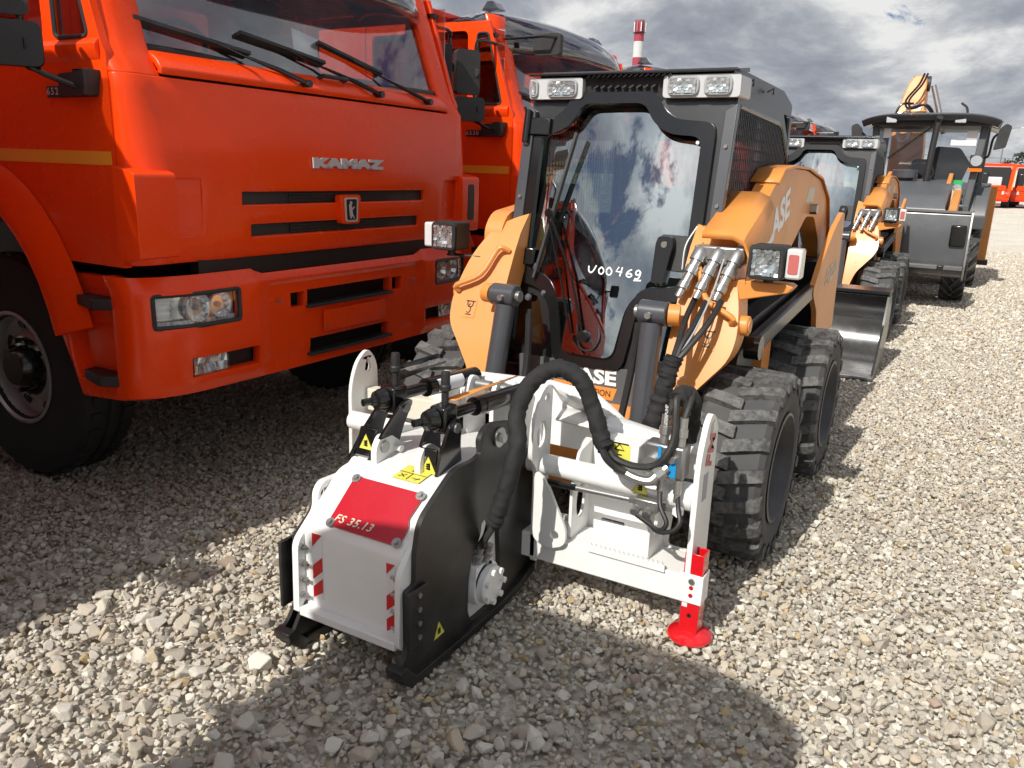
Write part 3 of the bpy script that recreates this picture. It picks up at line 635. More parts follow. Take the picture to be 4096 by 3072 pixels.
# ---------------------------------------------------------------- skid steer loaders
def mapv(mb, fn):
    mb.v = [fn(*p) for p in mb.v]; return mb
def tread_tyre(cx, cy, cz, rad, wid, nl, lug=.036, both=True, chev=.10, lw=.075):
    """carcass + staggered lugs, axis along x"""
    w = wid/2; rc_ = rad-lug
    car = MB().lathe([(rad*.55, -w*.86), (rad*.62, -w*.98), (rad*.78, -w*1.02), (rc_*.95, -w*.98), (rc_, -w*.84), (rc_, w*.84), (rc_*.95, w*.98), (rad*.78, w*1.02), (rad*.62, w*.98), (rad*.55, w*.86)], (cx, cy, cz), (1, 0, 0), 48)
    lg = MB()
    def P(a, x, r): return (cx+x, cy+math.sin(a)*r, cz+math.cos(a)*r)
    for s in (-1, 1):
        for i in range(nl):
            a = 2*math.pi*(i+(.5 if s > 0 else 0))/nl; sec = []
            for x, sk, r1, r0, k in ((-.12, -.35, rad, rc_-.01, 1.0), (.45, .15, rad, rc_-.01, .95), (.90, .55, rad*.992, rc_-.01, 1.0), (1.03, .62, rad*.955, rc_*.9, .95), (1.03, .66, rad*.84, rad*.80, .7)):
                a1 = a+sk*chev-lw*k; a2 = a+sk*chev+lw*k; j = rnd.uniform(-.004, .004)
                sec.append([P(a1, s*x*w, r0), P(a1+.014, s*x*w, r1+j), P(a2-.014, s*x*w, r1+j), P(a2, s*x*w, r0)])
            vs = [p for q in sec for p in q]; fs = [(3, 2, 1, 0), tuple(range(len(vs)-4, len(vs)))]
            for m in range(len(sec)-1):
                for n_ in range(4): fs.append((m*4+n_, m*4+(n_+1) % 4, m*4+4+(n_+1) % 4, m*4+4+n_))
            lg.add(vs, fs)
    return car, lg
def loader_wheel(par, s, t):
    sg = 1 if s > 0 else -1
    car, lg = tread_tyre(s, t, .405, .42, .31, 20, .028, True, .10, .078)
    w = obj('wheel', car, 'rubber', par); obj('tyre_tread', lg, 'tread', w, smooth=30)
    obj('rim', MB().lathe([(.24, .14), (.245, .155), (.232, .158), (.222, .13), (.20, .10), (.195, -.02), (.12, -.035), (.10, .02), (.0, .03)], (s, t, .405), (sg, 0, 0), 32), 'rim_blue', w)
    mb = MB()
    for i in range(8):
        a = 2*math.pi*i/8; p = Vector((s+sg*-.03, t+.14*math.cos(a), .405+.14*math.sin(a))); mb.cyl(p, p+Vector((sg*.03, 0, 0)), .012, n=6)
    obj('wheel_nuts', mb, 'chrome', w)['kind'] = 'stuff'
DOOR_OUT = [(-.27, 1.985), (.14, 1.985), (.19, 1.90), (.25, 1.865), (.43, 1.85), (.435, 1.12), (.37, 1.075), (.24, 1.065), (.185, 1.0), (.15, .735), (-.205, .735), (-.265, 1.0), (-.33, 1.075), (-.47, 1.10), (-.475, 1.85), (-.37, 1.865), (-.31, 1.91)]
DOOR_IN = [(-.22, 1.935), (.09, 1.935), (.14, 1.85), (.22, 1.80), (.373, 1.79), (.378, 1.175), (.345, 1.14), (.20, 1.125), (.13, 1.03), (.10, .79), (-.155, .79), (-.21, 1.03), (-.29, 1.135), (-.41, 1.16), (-.418, 1.79), (-.34, 1.80), (-.26, 1.85)]
def tilt(x, y, z): return (x, y-.19*(2.0-z), z)
ARM_T = [(.25, -.43), (.45, -.40), (.6, -.36), (.75, -.31), (.9, -.25), (1.05, -.185), (1.2, -.115), (1.32, -.05), (1.42, .04), (1.5, .12)]
def make_loader(full=True):
    L = thing('skid_steer_loader', 'x', 'loader')
    for s in (-.745, .745):
        for t in (0, 1.22): loader_wheel(L, s, t)
    # chassis
    ch = obj('chassis', MB().prism(rpoly([(-.20, .28), (.0, .18), (1.7, .18), (1.95, .35), (1.95, 1.05), (1.4, 1.0), (.45, .84), (.42, .68), (.0, .68), (-.03, .60)], .02), 'x', -.52, .52), 'grey', L, bevel=.01)
    for s in (-.555, .555):
        for t in (0, 1.22): obj('axle', MB().cyl((s, t, .405), (s+.06*(1 if s > 0 else -1), t, .405), .13, n=20), 'grey', ch)
    # engine bay at the rear
    obj('engine_bay', MB().prism(rpoly([(1.38, .60), (1.95, .45), (2.0, 1.0), (1.92, 1.33), (1.38, 1.38)], .06), 'x', -.50, .50), 'grey', L, bevel=.02)
    # front plate with lettering, step
    fp = obj('front_plate', MB().prism([(-.40, .565), (.46, .565), (.46, .745), (-.40, .745)], 'y', -.055, -.03), 'midgrey', L, bevel=.006)
    mapv_front = lambda z: -.058
    text('lettering', 'CASE', .095, 'letter_white', fp, (-.012, -.058, .690), (1, 0, .02), (0, 0, 1), extrude=.001, bold=.004, sx=1.25)
    st = obj('name_sticker', MB().prism([(-.225, .588), (.115, .588), (.135, .648), (-.195, .648)], 'y', -.0575, -.0555), 'tan', fp)
    text('lettering', 'CONSTRUCTION', .043, 'ink', st, (-.04, -.0585, .617), (1, 0, 0), (0, 0, 1), extrude=.0006, sx=.86)
    obj('orange_sill', MB().prism([(-.20, .555), (-.05, .575), (-.03, .545), (-.20, .525)], 'x', -.41, .47), 'tan', L, bevel=.004)
    sp = obj('tread_step', MB().prism([(-.42, .50), (.47, .50), (.47, .508), (-.42, .508)], 'y', -.36, -.18), 'grey', L)
    for i in range(14):
        for j in range(3): obj('tread_stud', MB().lathe([(.0, .012), (.012, .010), (.017, 0)], (-.38+i*.062+(j % 2)*.03, -.33+j*.055, .508), (0, 0, 1), 8), 'gloss_black', sp)
    obj('coupler_plate', MB().prism(rpoly([(-.34, .22), (.34, .22), (.34, .50), (-.34, .50)], .02), 'y', -.34, -.30), 'tan', L, bevel=.01)
    # cab
    cabf = obj('cab_front', mapv(MB().prism([rpoly([(-.50, .78), (-.50, 2.0), (.50, 2.0), (.50, .78), (.30, .70), (-.34, .70)], .03), rpoly(DOOR_OUT, .05)[::-1], rpoly([(-.455, .80), (-.455, 1.04), (-.335, 1.03), (-.265, .80)], .03)[::-1], rpoly([(.43, .80), (.43, 1.04), (.28, 1.03), (.21, .80)], .03)], 'y', .20, .235), tilt), 'grey', L, bevel=.004)
    for q in ([(-.46, .795), (-.46, 1.045), (-.33, 1.035), (-.26, .795)], [(.435, .795), (.435, 1.045), (.275, 1.035), (.205, .795)]):
        obj('lower_window', mapv(MB().prism(q, 'y', .215, .219), tilt), 'glass_green', cabf)
    dr = obj('cab_door', mapv(MB().prism([rpoly(DOOR_OUT, .055, 6), rpoly(DOOR_IN, .05, 6)[::-1]], 'y', .172, .205), tilt), 'gloss_black', L, bevel=.009, seg=3)
    bm = bmesh.new(); bm.faces.new([bm.verts.new((p[0], 0, p[1])) for p in rpoly([(a*1.02, b) for a, b in DOOR_IN], .05, 6)])
    for a in range(-9, 9): bmesh.ops.bisect_plane(bm, geom=list(bm.verts)+list(bm.edges)+list(bm.faces), plane_co=(a*.047, 0, 0), plane_no=(1, 0, 0))
    for a in range(26): bmesh.ops.bisect_plane(bm, geom=list(bm.verts)+list(bm.edges)+list(bm.faces), plane_co=(0, 0, .77+a*.047), plane_no=(0, 0, 1))
    bm.verts.index_update(); pane = MB(); pane.v = [tuple(v.co) for v in bm.verts]; pane.f = [tuple(v.index for v in f.verts) for f in bm.faces]; bm.free()
    gl = obj('door_glass', mapv(pane, lambda x, y, z: (x, .213-.030*(1-((x+.02)/.42)**2)-.012*(1-((z-1.36)/.6)**2)-.19*(2.0-z)-.07*(1.2-z), z)), 'glass_green', dr, smooth=80)
    def onr(x, z, h=.0): p = tilt(x, .172-h, z); return p
    hd = obj('door_handle', mapv(MB().prism(rpoly([(.245, 1.155), (.30, 1.155), (.325, 1.335), (.315, 1.36), (.255, 1.36), (.245, 1.33)], .012), 'y', .135, .188), tilt), 'gloss_black', dr, bevel=.006)
    obj('handle_lock', MB().cyl(tilt(.285, .13, 1.325), tilt(.285, .14, 1.325), .014, n=12), 'chrome', hd)
    obj('handle_backing', mapv(MB().prism(rrect(.25, .395, 1.21, 1.365, .015), 'y', .182, .1855), tilt), 'plastic', dr)
    for z in (1.83, 1.22):
        h = obj('door_hinge', mapv(MB().box(-.50, -.37, .150, .172, z-.04, z+.04), tilt), 'gloss_black', dr, bevel=.006); obj('hinge_pin', MB().cyl(tilt(-.49, .145, z-.075), tilt(-.49, .145, z+.075), .017, n=12), 'gloss_black', h)
    wpr = obj('cab_wiper', MB().tube([onr(-.05, .875, .03), onr(-.15, 1.15, .03), onr(-.30, 1.42, .03)], .007, 6), 'gloss_black', dr)
    obj('wiper_link', MB().tube([onr(-.115, .885, .03), onr(-.21, 1.15, .03), onr(-.315, 1.42, .03)], .0055, 6), 'gloss_black', wpr)
    obj('wiper_blade', MB().bar(onr(-.355, 1.12, .012), onr(-.225, 1.80, .012), .012, .028, (0, -1, 0)), 'plastic', wpr); obj('wiper_hub', MB().cyl(onr(-.05, .88, .0), onr(-.05, .88, .045), .026, n=14), 'gloss_black', wpr)
    obj('wiper_boss', MB().cyl(onr(-.31, 1.43, .0), onr(-.31, 1.43, .04), .02, n=12), 'gloss_black', wpr)
    obj('wiper_cable', MB().tube(spline([onr(-.09, .93, .02), onr(-.06, .83, .03), onr(.0, .82, .03), onr(.03, .87, .025), onr(.02, .92, .015)], 5), .004, 5), 'plastic', wpr)
    for x, z in ((-.365, 1.17), (-.30, 1.05), (-.385, 1.02)): obj('glass_stud', MB().lathe([(0, .014), (.014, .011), (.019, 0)], onr(x, z, -.012), (0, -1, 0), 10), 'midgrey', dr)
    obj('pane_stud', MB().cyl(onr(.355, 1.765, -.013), onr(.355, 1.765, -.008), .008, n=10), 'letter_white', dr)
    if full:
        u = [[(-.10, .03), (-.098, .012), (-.088, .004), (-.078, .012), (-.068, .034)], [(-.045, .03), (-.055, .018), (-.05, .004), (-.038, .004), (-.034, .018), (-.045, .03)], [(-.012, .032), (-.022, .02), (-.018, .004), (-.004, .003), (.0, .018), (-.012, .032)],
             [(.028, .036), (.018, .018), (.044, .016)], [(.042, .036), (.036, 0)], [(.082, .03), (.068, .022), (.062, .008), (.072, 0), (.084, .006), (.078, .014), (.064, .012)], [(.117, .023), (.108, .029), (.099, .022), (.102, .012), (.112, .013), (.118, .023), (.115, .004), (.107, -.005), (.097, -.003)], [(.094, -.011), (.124, -.009)]]
        mn = strokes('marker_number', [spline([(p[0]*1.18, p[1]*1.15, 0) for p in l], 4) if len(l) > 3 else [(p[0]*1.18, p[1]*1.15, 0) for p in l] for l in u], .0065, 'marker', dr, onr(.04, 1.165, -.012), (1, 0, 0), (0, .075, 1), .001)
        for v in mn.data.vertices: x, z = v.co.x, v.co.z; v.co.y = .2105-.030*(1-((x+.02)/.42)**2)-.012*(1-((z-1.36)/.6)**2)-.19*(2.0-z)-.07*(1.2-z)
        obj('green_sticker', mapv(MB().box(-.385, -.35, .2285, .2305, 1.29, 1.37), tilt), 'green', dr)
    # A-post strips with bolts
    for s in (-1, 1):
        ps = obj('post_strip', mapv(MB().prism([(s*.462, .98), (s*.515, .98), (s*.515, 1.93), (s*.462, 1.90)], 'y', .160, .198), tilt), 'cyl_grey', cabf, bevel=.004)
        for z in (1.05, 1.25, 1.50, 1.75): obj('post_bolt', MB().cyl(tilt(s*.488, .160, z), tilt(s*.488, .150, z), .0085, n=8), 'chrome', ps)
        obj('corner_post', mapv(MB().box(s*.46-.03, s*.46+.03, .235, .30, .80, 2.0), tilt), 'grey', cabf, bevel=.01); obj('rear_post', MB().box(s*.45-.03, s*.45+.03, 1.36, 1.43, .9, 1.95), 'grey', cabf, bevel=.01)
        # side mesh guard
        x = s*.485; poly = rpoly([(.235, 1.93), (1.12, 1.90), (1.36, 1.72), (1.36, 1.0), (.18, .98)], .06, 4)
        sg = obj('side_guard', MB().tube([(x, p[0], p[1]) for p in poly], .012, 6, closed=True), 'gloss_black', L)
        wm = MB()
        def inside_top(t): return 1.93-.034*(t-.235) if t < 1.12 else 1.90-.75*(t-1.12)
        t = .255
        while t < 1.35: wm.tube([(x, t, .98), (x, t, inside_top(t))], .0036, 4, False); t += .034
        z = 1.0
        while z < 1.92:
            tm = 1.36 if z < 1.72 else 1.36-(z-1.72)/.75
            wm.tube([(x-s*.004, .20+(z-.98)*.055, z), (x-s*.004, tm, z)], .0036, 4, False); z += .05
        obj('guard_wires', wm, 'cyl_grey', sg)['kind'] = 'stuff'
        obj('side_glass', MB().prism([(.25, .9), (1.36, .9), (1.36, 1.75), (1.12, 1.92), (.25, 1.94)], 'x', s*.45-.002, s*.45+.002), 'glass_clear', sg)
        obj('side_frame', MB().prism([rpoly([(.20, .86), (1.44, .86), (1.44, 1.78), (1.18, 1.985), (.24, 1.99)], .05), rpoly([(.25, .98), (1.34, .98), (1.34, 1.71), (1.10, 1.89), (.27, 1.92)], .06)[::-1]], 'x', s*.455, s*.478) if s > 0 else MB().prism([rpoly([(.20, .86), (1.44, .86), (1.44, 1.78), (1.18, 1.985), (.24, 1.99)], .05), rpoly([(.25, .98), (1.34, .98), (1.34, 1.71), (1.10, 1.89), (.27, 1.92)], .06)[::-1]], 'x', -.478, -.455), 'grey', L, bevel=.005)
        # light pods
        a, b = (s*.515, s*.17) if s > 0 else (-.505, -.225)
        a, b = min(a, b), max(a, b)
        pod = obj('light_pod', MB().prism(rpoly([(a, 1.955), (b, 1.955), (b-s*0+.0, 2.05), (a, 2.05)], .018), 'y', .155, .33), 'pod', L, bevel=.008, seg=3)
        for c0, c1 in (((.20, .33), (.365, .475)) if s > 0 else ((-.40, -.255), (-.497, -.462))):
            lens = obj('roof_lamp', facet_panel(c0+.006, c1-.006, 1.973, 2.033, .140, 7, 5, .008, 7), 'reflector', pod, smooth=0); obj('lamp_cover', MB().prism(rrect(c0+.003, c1-.003, 1.971, 2.035, .02), 'y', .128, .130), 'glass_clear', lens); obj('lamp_rim', MB().tube([(p[0], .148, p[1]) for p in rrect(c0, c1, 1.968, 2.038, .022, 3)], .007, 6, closed=True), 'stripe_grey', lens)
    rf = obj('roof', mapv(MB().prism(rpoly([(.19, 2.052), (.22, 2.085), (1.2, 2.075), (1.44, 2.02), (1.44, 1.96), (.3, 1.96), (.22, 2.0)], .02), 'x', -.47, .47), lambda x, y, z: (x, y, z)), 'grey', L, bevel=.012)
    obj('roof_lip', MB().prism(rpoly([(.14, 2.058), (.14, 2.068), (.30, 2.088), (.30, 2.07)], .003), 'x', -.50, .51), 'gloss_black', rf)
    for i in range(16):
        x = -.20+i*.026; obj('roof_slat', MB().bar((x, .15, 2.045), (x+.018, .15, 2.056), .02, .006, (0, 0, 1)), 'gloss_black', rf)
    obj('lamp_recess', MB().box(-.225, .17, .19, .24, 1.94, 2.05), 'ink', rf)
    for i in range(9):
        x = -.17+i*.035; obj('recess_slat', MB().bar((x, .172, 2.0), (x+.02, .172, 2.012), .02, .008, (0, 0, 1)), 'plastic', rf)
    for s in (-.46, .46):
        for t in (.4, .8): obj('lifting_eye', MB().tube([(s*1.04, t-.01, 2.03), (s*1.10, t, 2.05), (s*1.10, t, 2.02)], .006, 6), 'gloss_black', rf)
    # interior
    inn = obj('operator_floor', MB().box(-.42, .42, .12, 1.38, .68, .74), 'interior', L)
    obj('cab_back', MB().prism([[(-.45, .74), (.45, .74), (.45, 1.96), (-.45, 1.96)], rrect(-.33, .33, 1.35, 1.82, .05)[::-1]], 'y', 1.40, 1.43), 'interior', inn)
    obj('seat', MB().prism(rrect(-.24, .24, .95, 1.06, .04), 'y', .62, 1.10), 'seat_grey', inn, bevel=.03, seg=3); obj('seat_back', MB().prism(rrect(-.23, .23, 1.04, 1.55, .08), 'y', 1.06, 1.20), 'seat_grey', inn, bevel=.04, seg=3)
    for s in (-1, 1):
        obj('armrest', MB().box(s*.30-.05, s*.30+.05, .45, 1.1, 1.02, 1.10), 'interior', inn, bevel=.015); obj('joystick', MB().cyl((s*.30, .50, 1.10), (s*.30, .47, 1.26), .018, .028, 10), 'interior', inn)
        obj('lap_bar', MB().tube([(s*.33, 1.1, 1.35), (s*.33, .6, 1.30), (s*.25, .45, 1.2)], .014, 8), 'gloss_black', inn); obj('pedal', MB().box(s*.18-.08, s*.18+.08, .18, .36, .77, .785), 'chrome', inn)
    # arms
    for s in (-1, 1):
        side = [(-.05, 1.34), (.02, 1.42), (.29, 1.455), (.66, 1.655), (.94, 1.675), (1.31, 1.67), (1.75, 1.62), (2.04, 1.51), (2.20, 1.30), (2.26, 1.0), (2.06, 1.0), (1.92, 1.26), (1.68, 1.41), (1.42, 1.42), (1.03, 1.24), (.36, 1.16), (-.02, 1.05)]
        arm = obj('lift_arm', MB().prism(rpoly(side, .05, 3), 'x', min(s*.525, s*.62), max(s*.525, s*.62)), 'tan', L, bevel=.010, seg=3)
        hood = [(.55, 1.61), (.68, 1.672), (.94, 1.692), (1.31, 1.688), (1.76, 1.638), (2.06, 1.525), (2.22, 1.31), (2.28, 1.0)]
        hm = MB()
        for i, (t, z) in enumerate(hood): hm.v += [(s*.50, t, z-.0), (s*.632, t, z), (s*.638, t, z-.012)]
        for i in range(len(hood)-1): hm.f += [(i*3, i*3+1, i*3+4, i*3+3), (i*3+1, i*3+2, i*3+5, i*3+4)]
        obj('arm_cap', hm, 'tan', arm, solid=.008)
        out = [(.42, .25), (.47, .25), (.475, .5), (.50, .62), (.53, .71), (.61, .81), (.685, .90), (.70, 1.0), (.68, 1.12), (.64, 1.24), (.56, 1.36), (.48, 1.40), (.42, 1.42)]
        drop = MB().prism(rpoly([(s*a, b) for a, b in out], [0, 0, .02, .05, .05, .05, .06, .06, .06, .06, .04, .03, .0], 3), 'y', 0, .15)
        zs = sorted(set([p[2] for p in drop.v]))
        # resample so the plate bends with height
        bm = bmesh.new(); vv = [bm.verts.new(p) for p in drop.v]; [bm.faces.new([vv[i] for i in f]) for f in drop.f]
        for z in (.35, .45, .55, .65, .75, .85, .95, 1.05, 1.15, 1.25, 1.33): bmesh.ops.bisect_plane(bm, geom=list(bm.verts)+list(bm.edges)+list(bm.faces), plane_co=(0, 0, z), plane_no=(0, 0, 1))
        dm = MB(); bm.verts.index_update(); dm.v = [tuple(v.co) for v in bm.verts]; dm.f = [tuple(v.index for v in f.verts) for f in bm.faces]; bm.free()
        mapv(dm, lambda x, y, z: (x, y+lerp_tab(ARM_T, z), z))
        dp = obj('arm_drop_plate', dm, 'tan', arm, bevel=.006, smooth=40)
        tz = lambda z: lerp_tab(ARM_T, z)
        rail = [(.665, 1.045), (.67, 1.075), (.55, 1.135), (.50, 1.24), (.475, 1.262), (.445, 1.245)]
        pth = [(s*a, tz(b)-(.005 if i in (0, 5) else .04), b) for i, (a, b) in enumerate(rail)]
        obj('grab_rail', MB().tube(spline(pth, 4), .0125, 8), 'tan', dp)
        if full: strokes('chalk_mark', [[(-.02, .03, 0), (.0, .0, 0), (.03, .02, 0)], [(-.02, -.02, 0), (.02, -.03, 0), (.03, -.01, 0)]], .004, 'letter_tan', dp, (s*.50, tz(.80)-.003, .80), (1, 0, 0), (0, .4, 1)) if s > 0 else None
        lg = obj('lashing_sticker', MB().prism([(s*.585-.033, .93), (s*.585+.033, .93), (s*.585+.033, 1.015), (s*.585-.033, 1.015)], 'y', 0, .001), 'tan', dp); mapv
        for v in lg.data.vertices: v.co.y += tz(v.co.z)-.003
        hk = [[(-.026, .036, 0), (.026, .036, 0)], [(-.016, .036, 0), (-.016, .018, 0), (-.008, .008, 0), (.008, .008, 0), (.014, .018, 0), (.014, .036, 0)], [(.0, .024, 0), (-.008, .014, 0), (.004, .004, 0), (.006, -.012, 0), (-.004, -.024, 0), (-.014, -.016, 0)], [(-.018, -.03, 0), (.014, -.03, 0)]]
        strokes('lashing_symbol', hk, .0045, 'ink', lg, (s*.585, tz(.975)-.006, .972), (1, 0, 0), (0, .42, 1))
        # tilt cylinder
        cy = obj('tilt_cylinder', MB().cyl((s*.355, -.275, 1.02), (s*.375, -.40, .40), .047, n=24), 'cyl_grey', L)
        obj('cylinder_eye', MB().cyl((s*.30, -.27, 1.065), (s*.425, -.27, 1.065), .052, n=20), 'cyl_grey', cy, bevel=.006); obj('cylinder_pin', MB().cyl((s*.28, -.27, 1.065), (s*.30, -.27, 1.065), .026, n=14), 'chrome', cy)
        obj('pin_boss', MB().cyl((s*.425, -.27, 1.065), (s*.47, -.26, 1.065), .045, n=18), 'tan', cy); obj('grease_bolt', MB().cyl((s*.355, -.335, 1.06), (s*.355, -.315, 1.06), .015, n=6), 'chrome', cy)
        hs = obj('cylinder_hose', MB().tube(spline([(s*.27, -.20, 1.0), (s*.26, -.22, .80), (s*.255, -.26, .66), (s*.26, -.33, .55)], 5), .017, 8), 'fabric', L)
        obj('hose_fitting', MB().cyl((s*.26, -.33, .55), (s*.262, -.35, .48), .02, n=10), 'chrome', hs)
        # arm pin, lower link and rear tower
        obj('arm_pin', MB().cyl((s*.66, -.12, 1.03), (s*.725, -.12, 1.03), .042, n=20), 'tan', arm, bevel=.006); obj('pin_cap', MB().cyl((s*.725, -.12, 1.03), (s*.729, -.12, 1.03), .030, n=16), 'tan', arm)
        lk = obj('lower_link', MB().bar((s*.69, .10, .90), (s*.69, 1.75, 1.02), .05, .085), 'grey', L, bevel=.01); obj('link_pin', MB().cyl((s*.67, .10, .90), (s*.735, .10, .90), .055, n=18), 'gloss_black', lk)
        obj('link_bracket', MB().prism(rpoly([(-.05, .60), (.35, .78), (1.25, .90), (1.25, 1.05), (.30, 1.0), (.10, .98)], .03), 'x', min(s*.56, s*.65), max(s*.56, s*.65)), 'grey', L, bevel=.006)
        tw = [(2.12, 1.43), (2.20, 1.42), (2.30, .66), (1.80, .68), (1.62, .76), (1.58, .86), (1.36, 1.0), (1.55, 1.16), (1.85, 1.33)]
        tp = obj('rear_tower', MB().prism(rpoly(tw, .06, 4), 'x', min(s*.69, s*.72), max(s*.69, s*.72)), 'tan', L, bevel=.006)
        obj('tower_foot', MB().box(min(s*.52, s*.68), max(s*.52, s*.68), 1.75, 2.2, .60, 1.15), 'grey', L, bevel=.01)
        obj('tower_stay', MB().box(min(s*.54, s*.64), max(s*.54, s*.64), .62, .78, .45, .95), 'tan', L, bevel=.008)
        if s > 0:
            text('lettering', 'SV250', .15, 'letter_tan', tp, (.7215, 1.92, 1.06), (0, 1, .12), (0, -.12, 1), extrude=.0006, bold=.004, shear=.25)
            text('lettering', 'CASE', .20, 'letter_white', arm, (.6212, .68, 1.42), (0, 1, .36), (0, -.30, 1), extrude=.0006, bold=.008, sx=1.1)
            text('lettering', 'POWER', .05, 'letter_tan', arm, (.6915, 1.22, 1.53), (0, 1, -.05), (0, .05, 1), extrude=.0006, shear=.3) if False else obj('arm_sticker', MB().prism([(1.36, 1.50), (1.58, 1.50), (1.60, 1.58), (1.42, 1.58)], 'x', .6205, .6212), 'letter_tan', arm)
            obj('arm_bolt', MB().cyl((.62, 1.52, 1.46), (.66, 1.52, 1.46), .03, n=6), 'chrome', arm)
        # work lamp
        br = obj('lamp_bracket', MB().prism([(.62, 1.12), (.62, 1.215), (.86, 1.215), (.88, 1.205), (.86, 1.18)], 'y', -.12, -.02), 'tan', L, bevel=.005) if s > 0 else obj('lamp_bracket', MB().box(-.80, -.60, -.11, -.07, 1.20, 1.212), 'plastic', L, bevel=.004)
        wl = obj('work_lamp', MB().prism(rrect(min(s*.705, s*.842), max(s*.705, s*.842), 1.232, 1.368, .014), 'y', -.165, -.05), 'plastic', L, bevel=.008); obj('lamp_bezel', MB().prism(rrect(min(s*.716, s*.831), max(s*.716, s*.831), 1.244, 1.356, .012), 'y', -.1675, -.166), 'ink', wl); obj('lamp_reflector', facet_panel(min(s*.720, s*.827), max(s*.720, s*.827), 1.248, 1.352, -.185, 7, 7, .012, 3), 'reflector', wl, smooth=0)
        obj('lamp_cover', MB().prism(rrect(min(s*.716, s*.831), max(s*.716, s*.831), 1.244, 1.356, .012), 'y', -.192, -.190), 'glass_clear', wl); obj('lamp_rim', MB().tube([(p[0], -.178, p[1]) for p in rrect(min(s*.714, s*.833), max(s*.714, s*.833), 1.242, 1.358, .014, 3)], .010, 6, closed=True), 'plastic', wl)
        mk = obj('side_marker', MB().prism([(min(s*.846, s*.905), 1.24), (max(s*.846, s*.905), 1.24), (max(s*.846, s*.905), 1.36), (min(s*.846, s*.905), 1.36)], 'y', -.155, -.075), 'lens_clear', wl, bevel=.008)
        obj('marker_lens', MB().prism(rrect(min(s*.856, s*.895), max(s*.856, s*.895), 1.262, 1.338, .008), 'y', -.158, -.15), 'lens_red', mk) if s > 0 else None
        obj('lamp_stem', MB().cyl((s*.775, -.10, 1.20), (s*.775, -.10, 1.235), .02, n=10), 'plastic', wl)
    # hydraulic couplers on the image-right arm
    cb = obj('coupler_block', MB().box(.46, .67, -.12, -.02, 1.27, 1.345), 'chrome', L, bevel=.008)
    cv = MB(); cpr = [(-.12, 1.375), (-.12, 1.395), (-.09, 1.415), (.12, 1.50), (.26, 1.565)]
    cover = MB()
    for t, z in cpr: cover.v += [(.49, t, z-.0), (.62, t, z), (.665, t, z-.02), (.69, t, z-.07), (.69, t, z-.18)]
    for i in range(len(cpr)-1):
        for j in range(4): cover.f.append((i*5+j, i*5+j+1, i*5+j+6, i*5+j+5))
    obj('coupler_cover', cover, 'tan', L, solid=.008, smooth=30)
    for i, x in enumerate((.485, .56, .64)):
        p0 = Vector((x+.01, -.10, 1.33)); d = Vector((-.06, -.10, -.20)).normalized()
        cp = MB()
        for k, (a, r) in enumerate(((0, .030), (.03, .036), (.06, .036), (.062, .026), (.09, .026), (.092, .031), (.12, .031), (.122, .022), (.165, .022), (.167, .026), (.19, .026), (.20, .018))): cp.v += []
        pr = [(.0, .0), (.024, .0), (.034, .02), (.034, .06), (.025, .062), (.025, .085), (.031, .088), (.031, .12), (.022, .122), (.022, .16), (.026, .163), (.026, .19), (.017, .195), (.017, .23), (.0, .23)]
        obj('quick_coupler', MB().lathe(pr, p0, d, 16), 'chrome', cb);
    return L
loader = make_loader(); LX, LY = -1.489, 3.465
loader.location = (LX, LY, 0); loader['label'] = 'orange skid steer loader in the middle foreground, marker number on its door glass'; loader['group'] = 'skid steer loaders parked nose to tail'
l2 = copy_tree(loader, skip=('marker_number', 'green_sticker')); l2.location = (-1.575, 9.32, 0); l2['label'] = 'second orange skid steer loader behind the first, with a steel bucket on the ground'
# bucket on the second loader
bprof = [(-1.52, .02), (-.98, .03), (-.78, .10), (-.68, .25), (-.68, .46), (-.76, .60), (-.95, .66), (-.97, .64), (-.79, .58), (-.71, .45), (-.71, .26), (-.80, .12), (-.99, .05), (-1.52, .032)]
bsh = [(t-.55, z) for t, z in bprof]
bk = obj('bucket', MB().prism(bsh, 'x', -.94, .98), 'bucket_steel', l2, bevel=.004, smooth=40)
for s in (-.945, .97):
    obj('bucket_side', MB().prism(rpoly([(-2.07, .02), (-1.53, .02), (-1.33, .09), (-1.22, .25), (-1.22, .47), (-1.30, .62), (-1.52, .68), (-1.68, .40)], .02), 'x', s-.006, s+.012), 'grey', bk, bevel=.003)
obj('bucket_lip', MB().box(-.94, .98, -1.56, -1.26, .66, .69), 'grey', bk, bevel=.004); obj('cutting_edge', MB().box(-.95, .985, -2.16, -2.0, .012, .035), 'steel', bk, bevel=.003)
obj('bucket_grip', MB().box(-.10, .25, -1.30, -1.05, .69, .70), 'plastic', bk); obj('bucket_hitch', MB().prism([(-1.22, .2), (-.35, .25), (-.35, .5), (-1.22, .6)], 'x', -.5, .5), 'grey', bk)
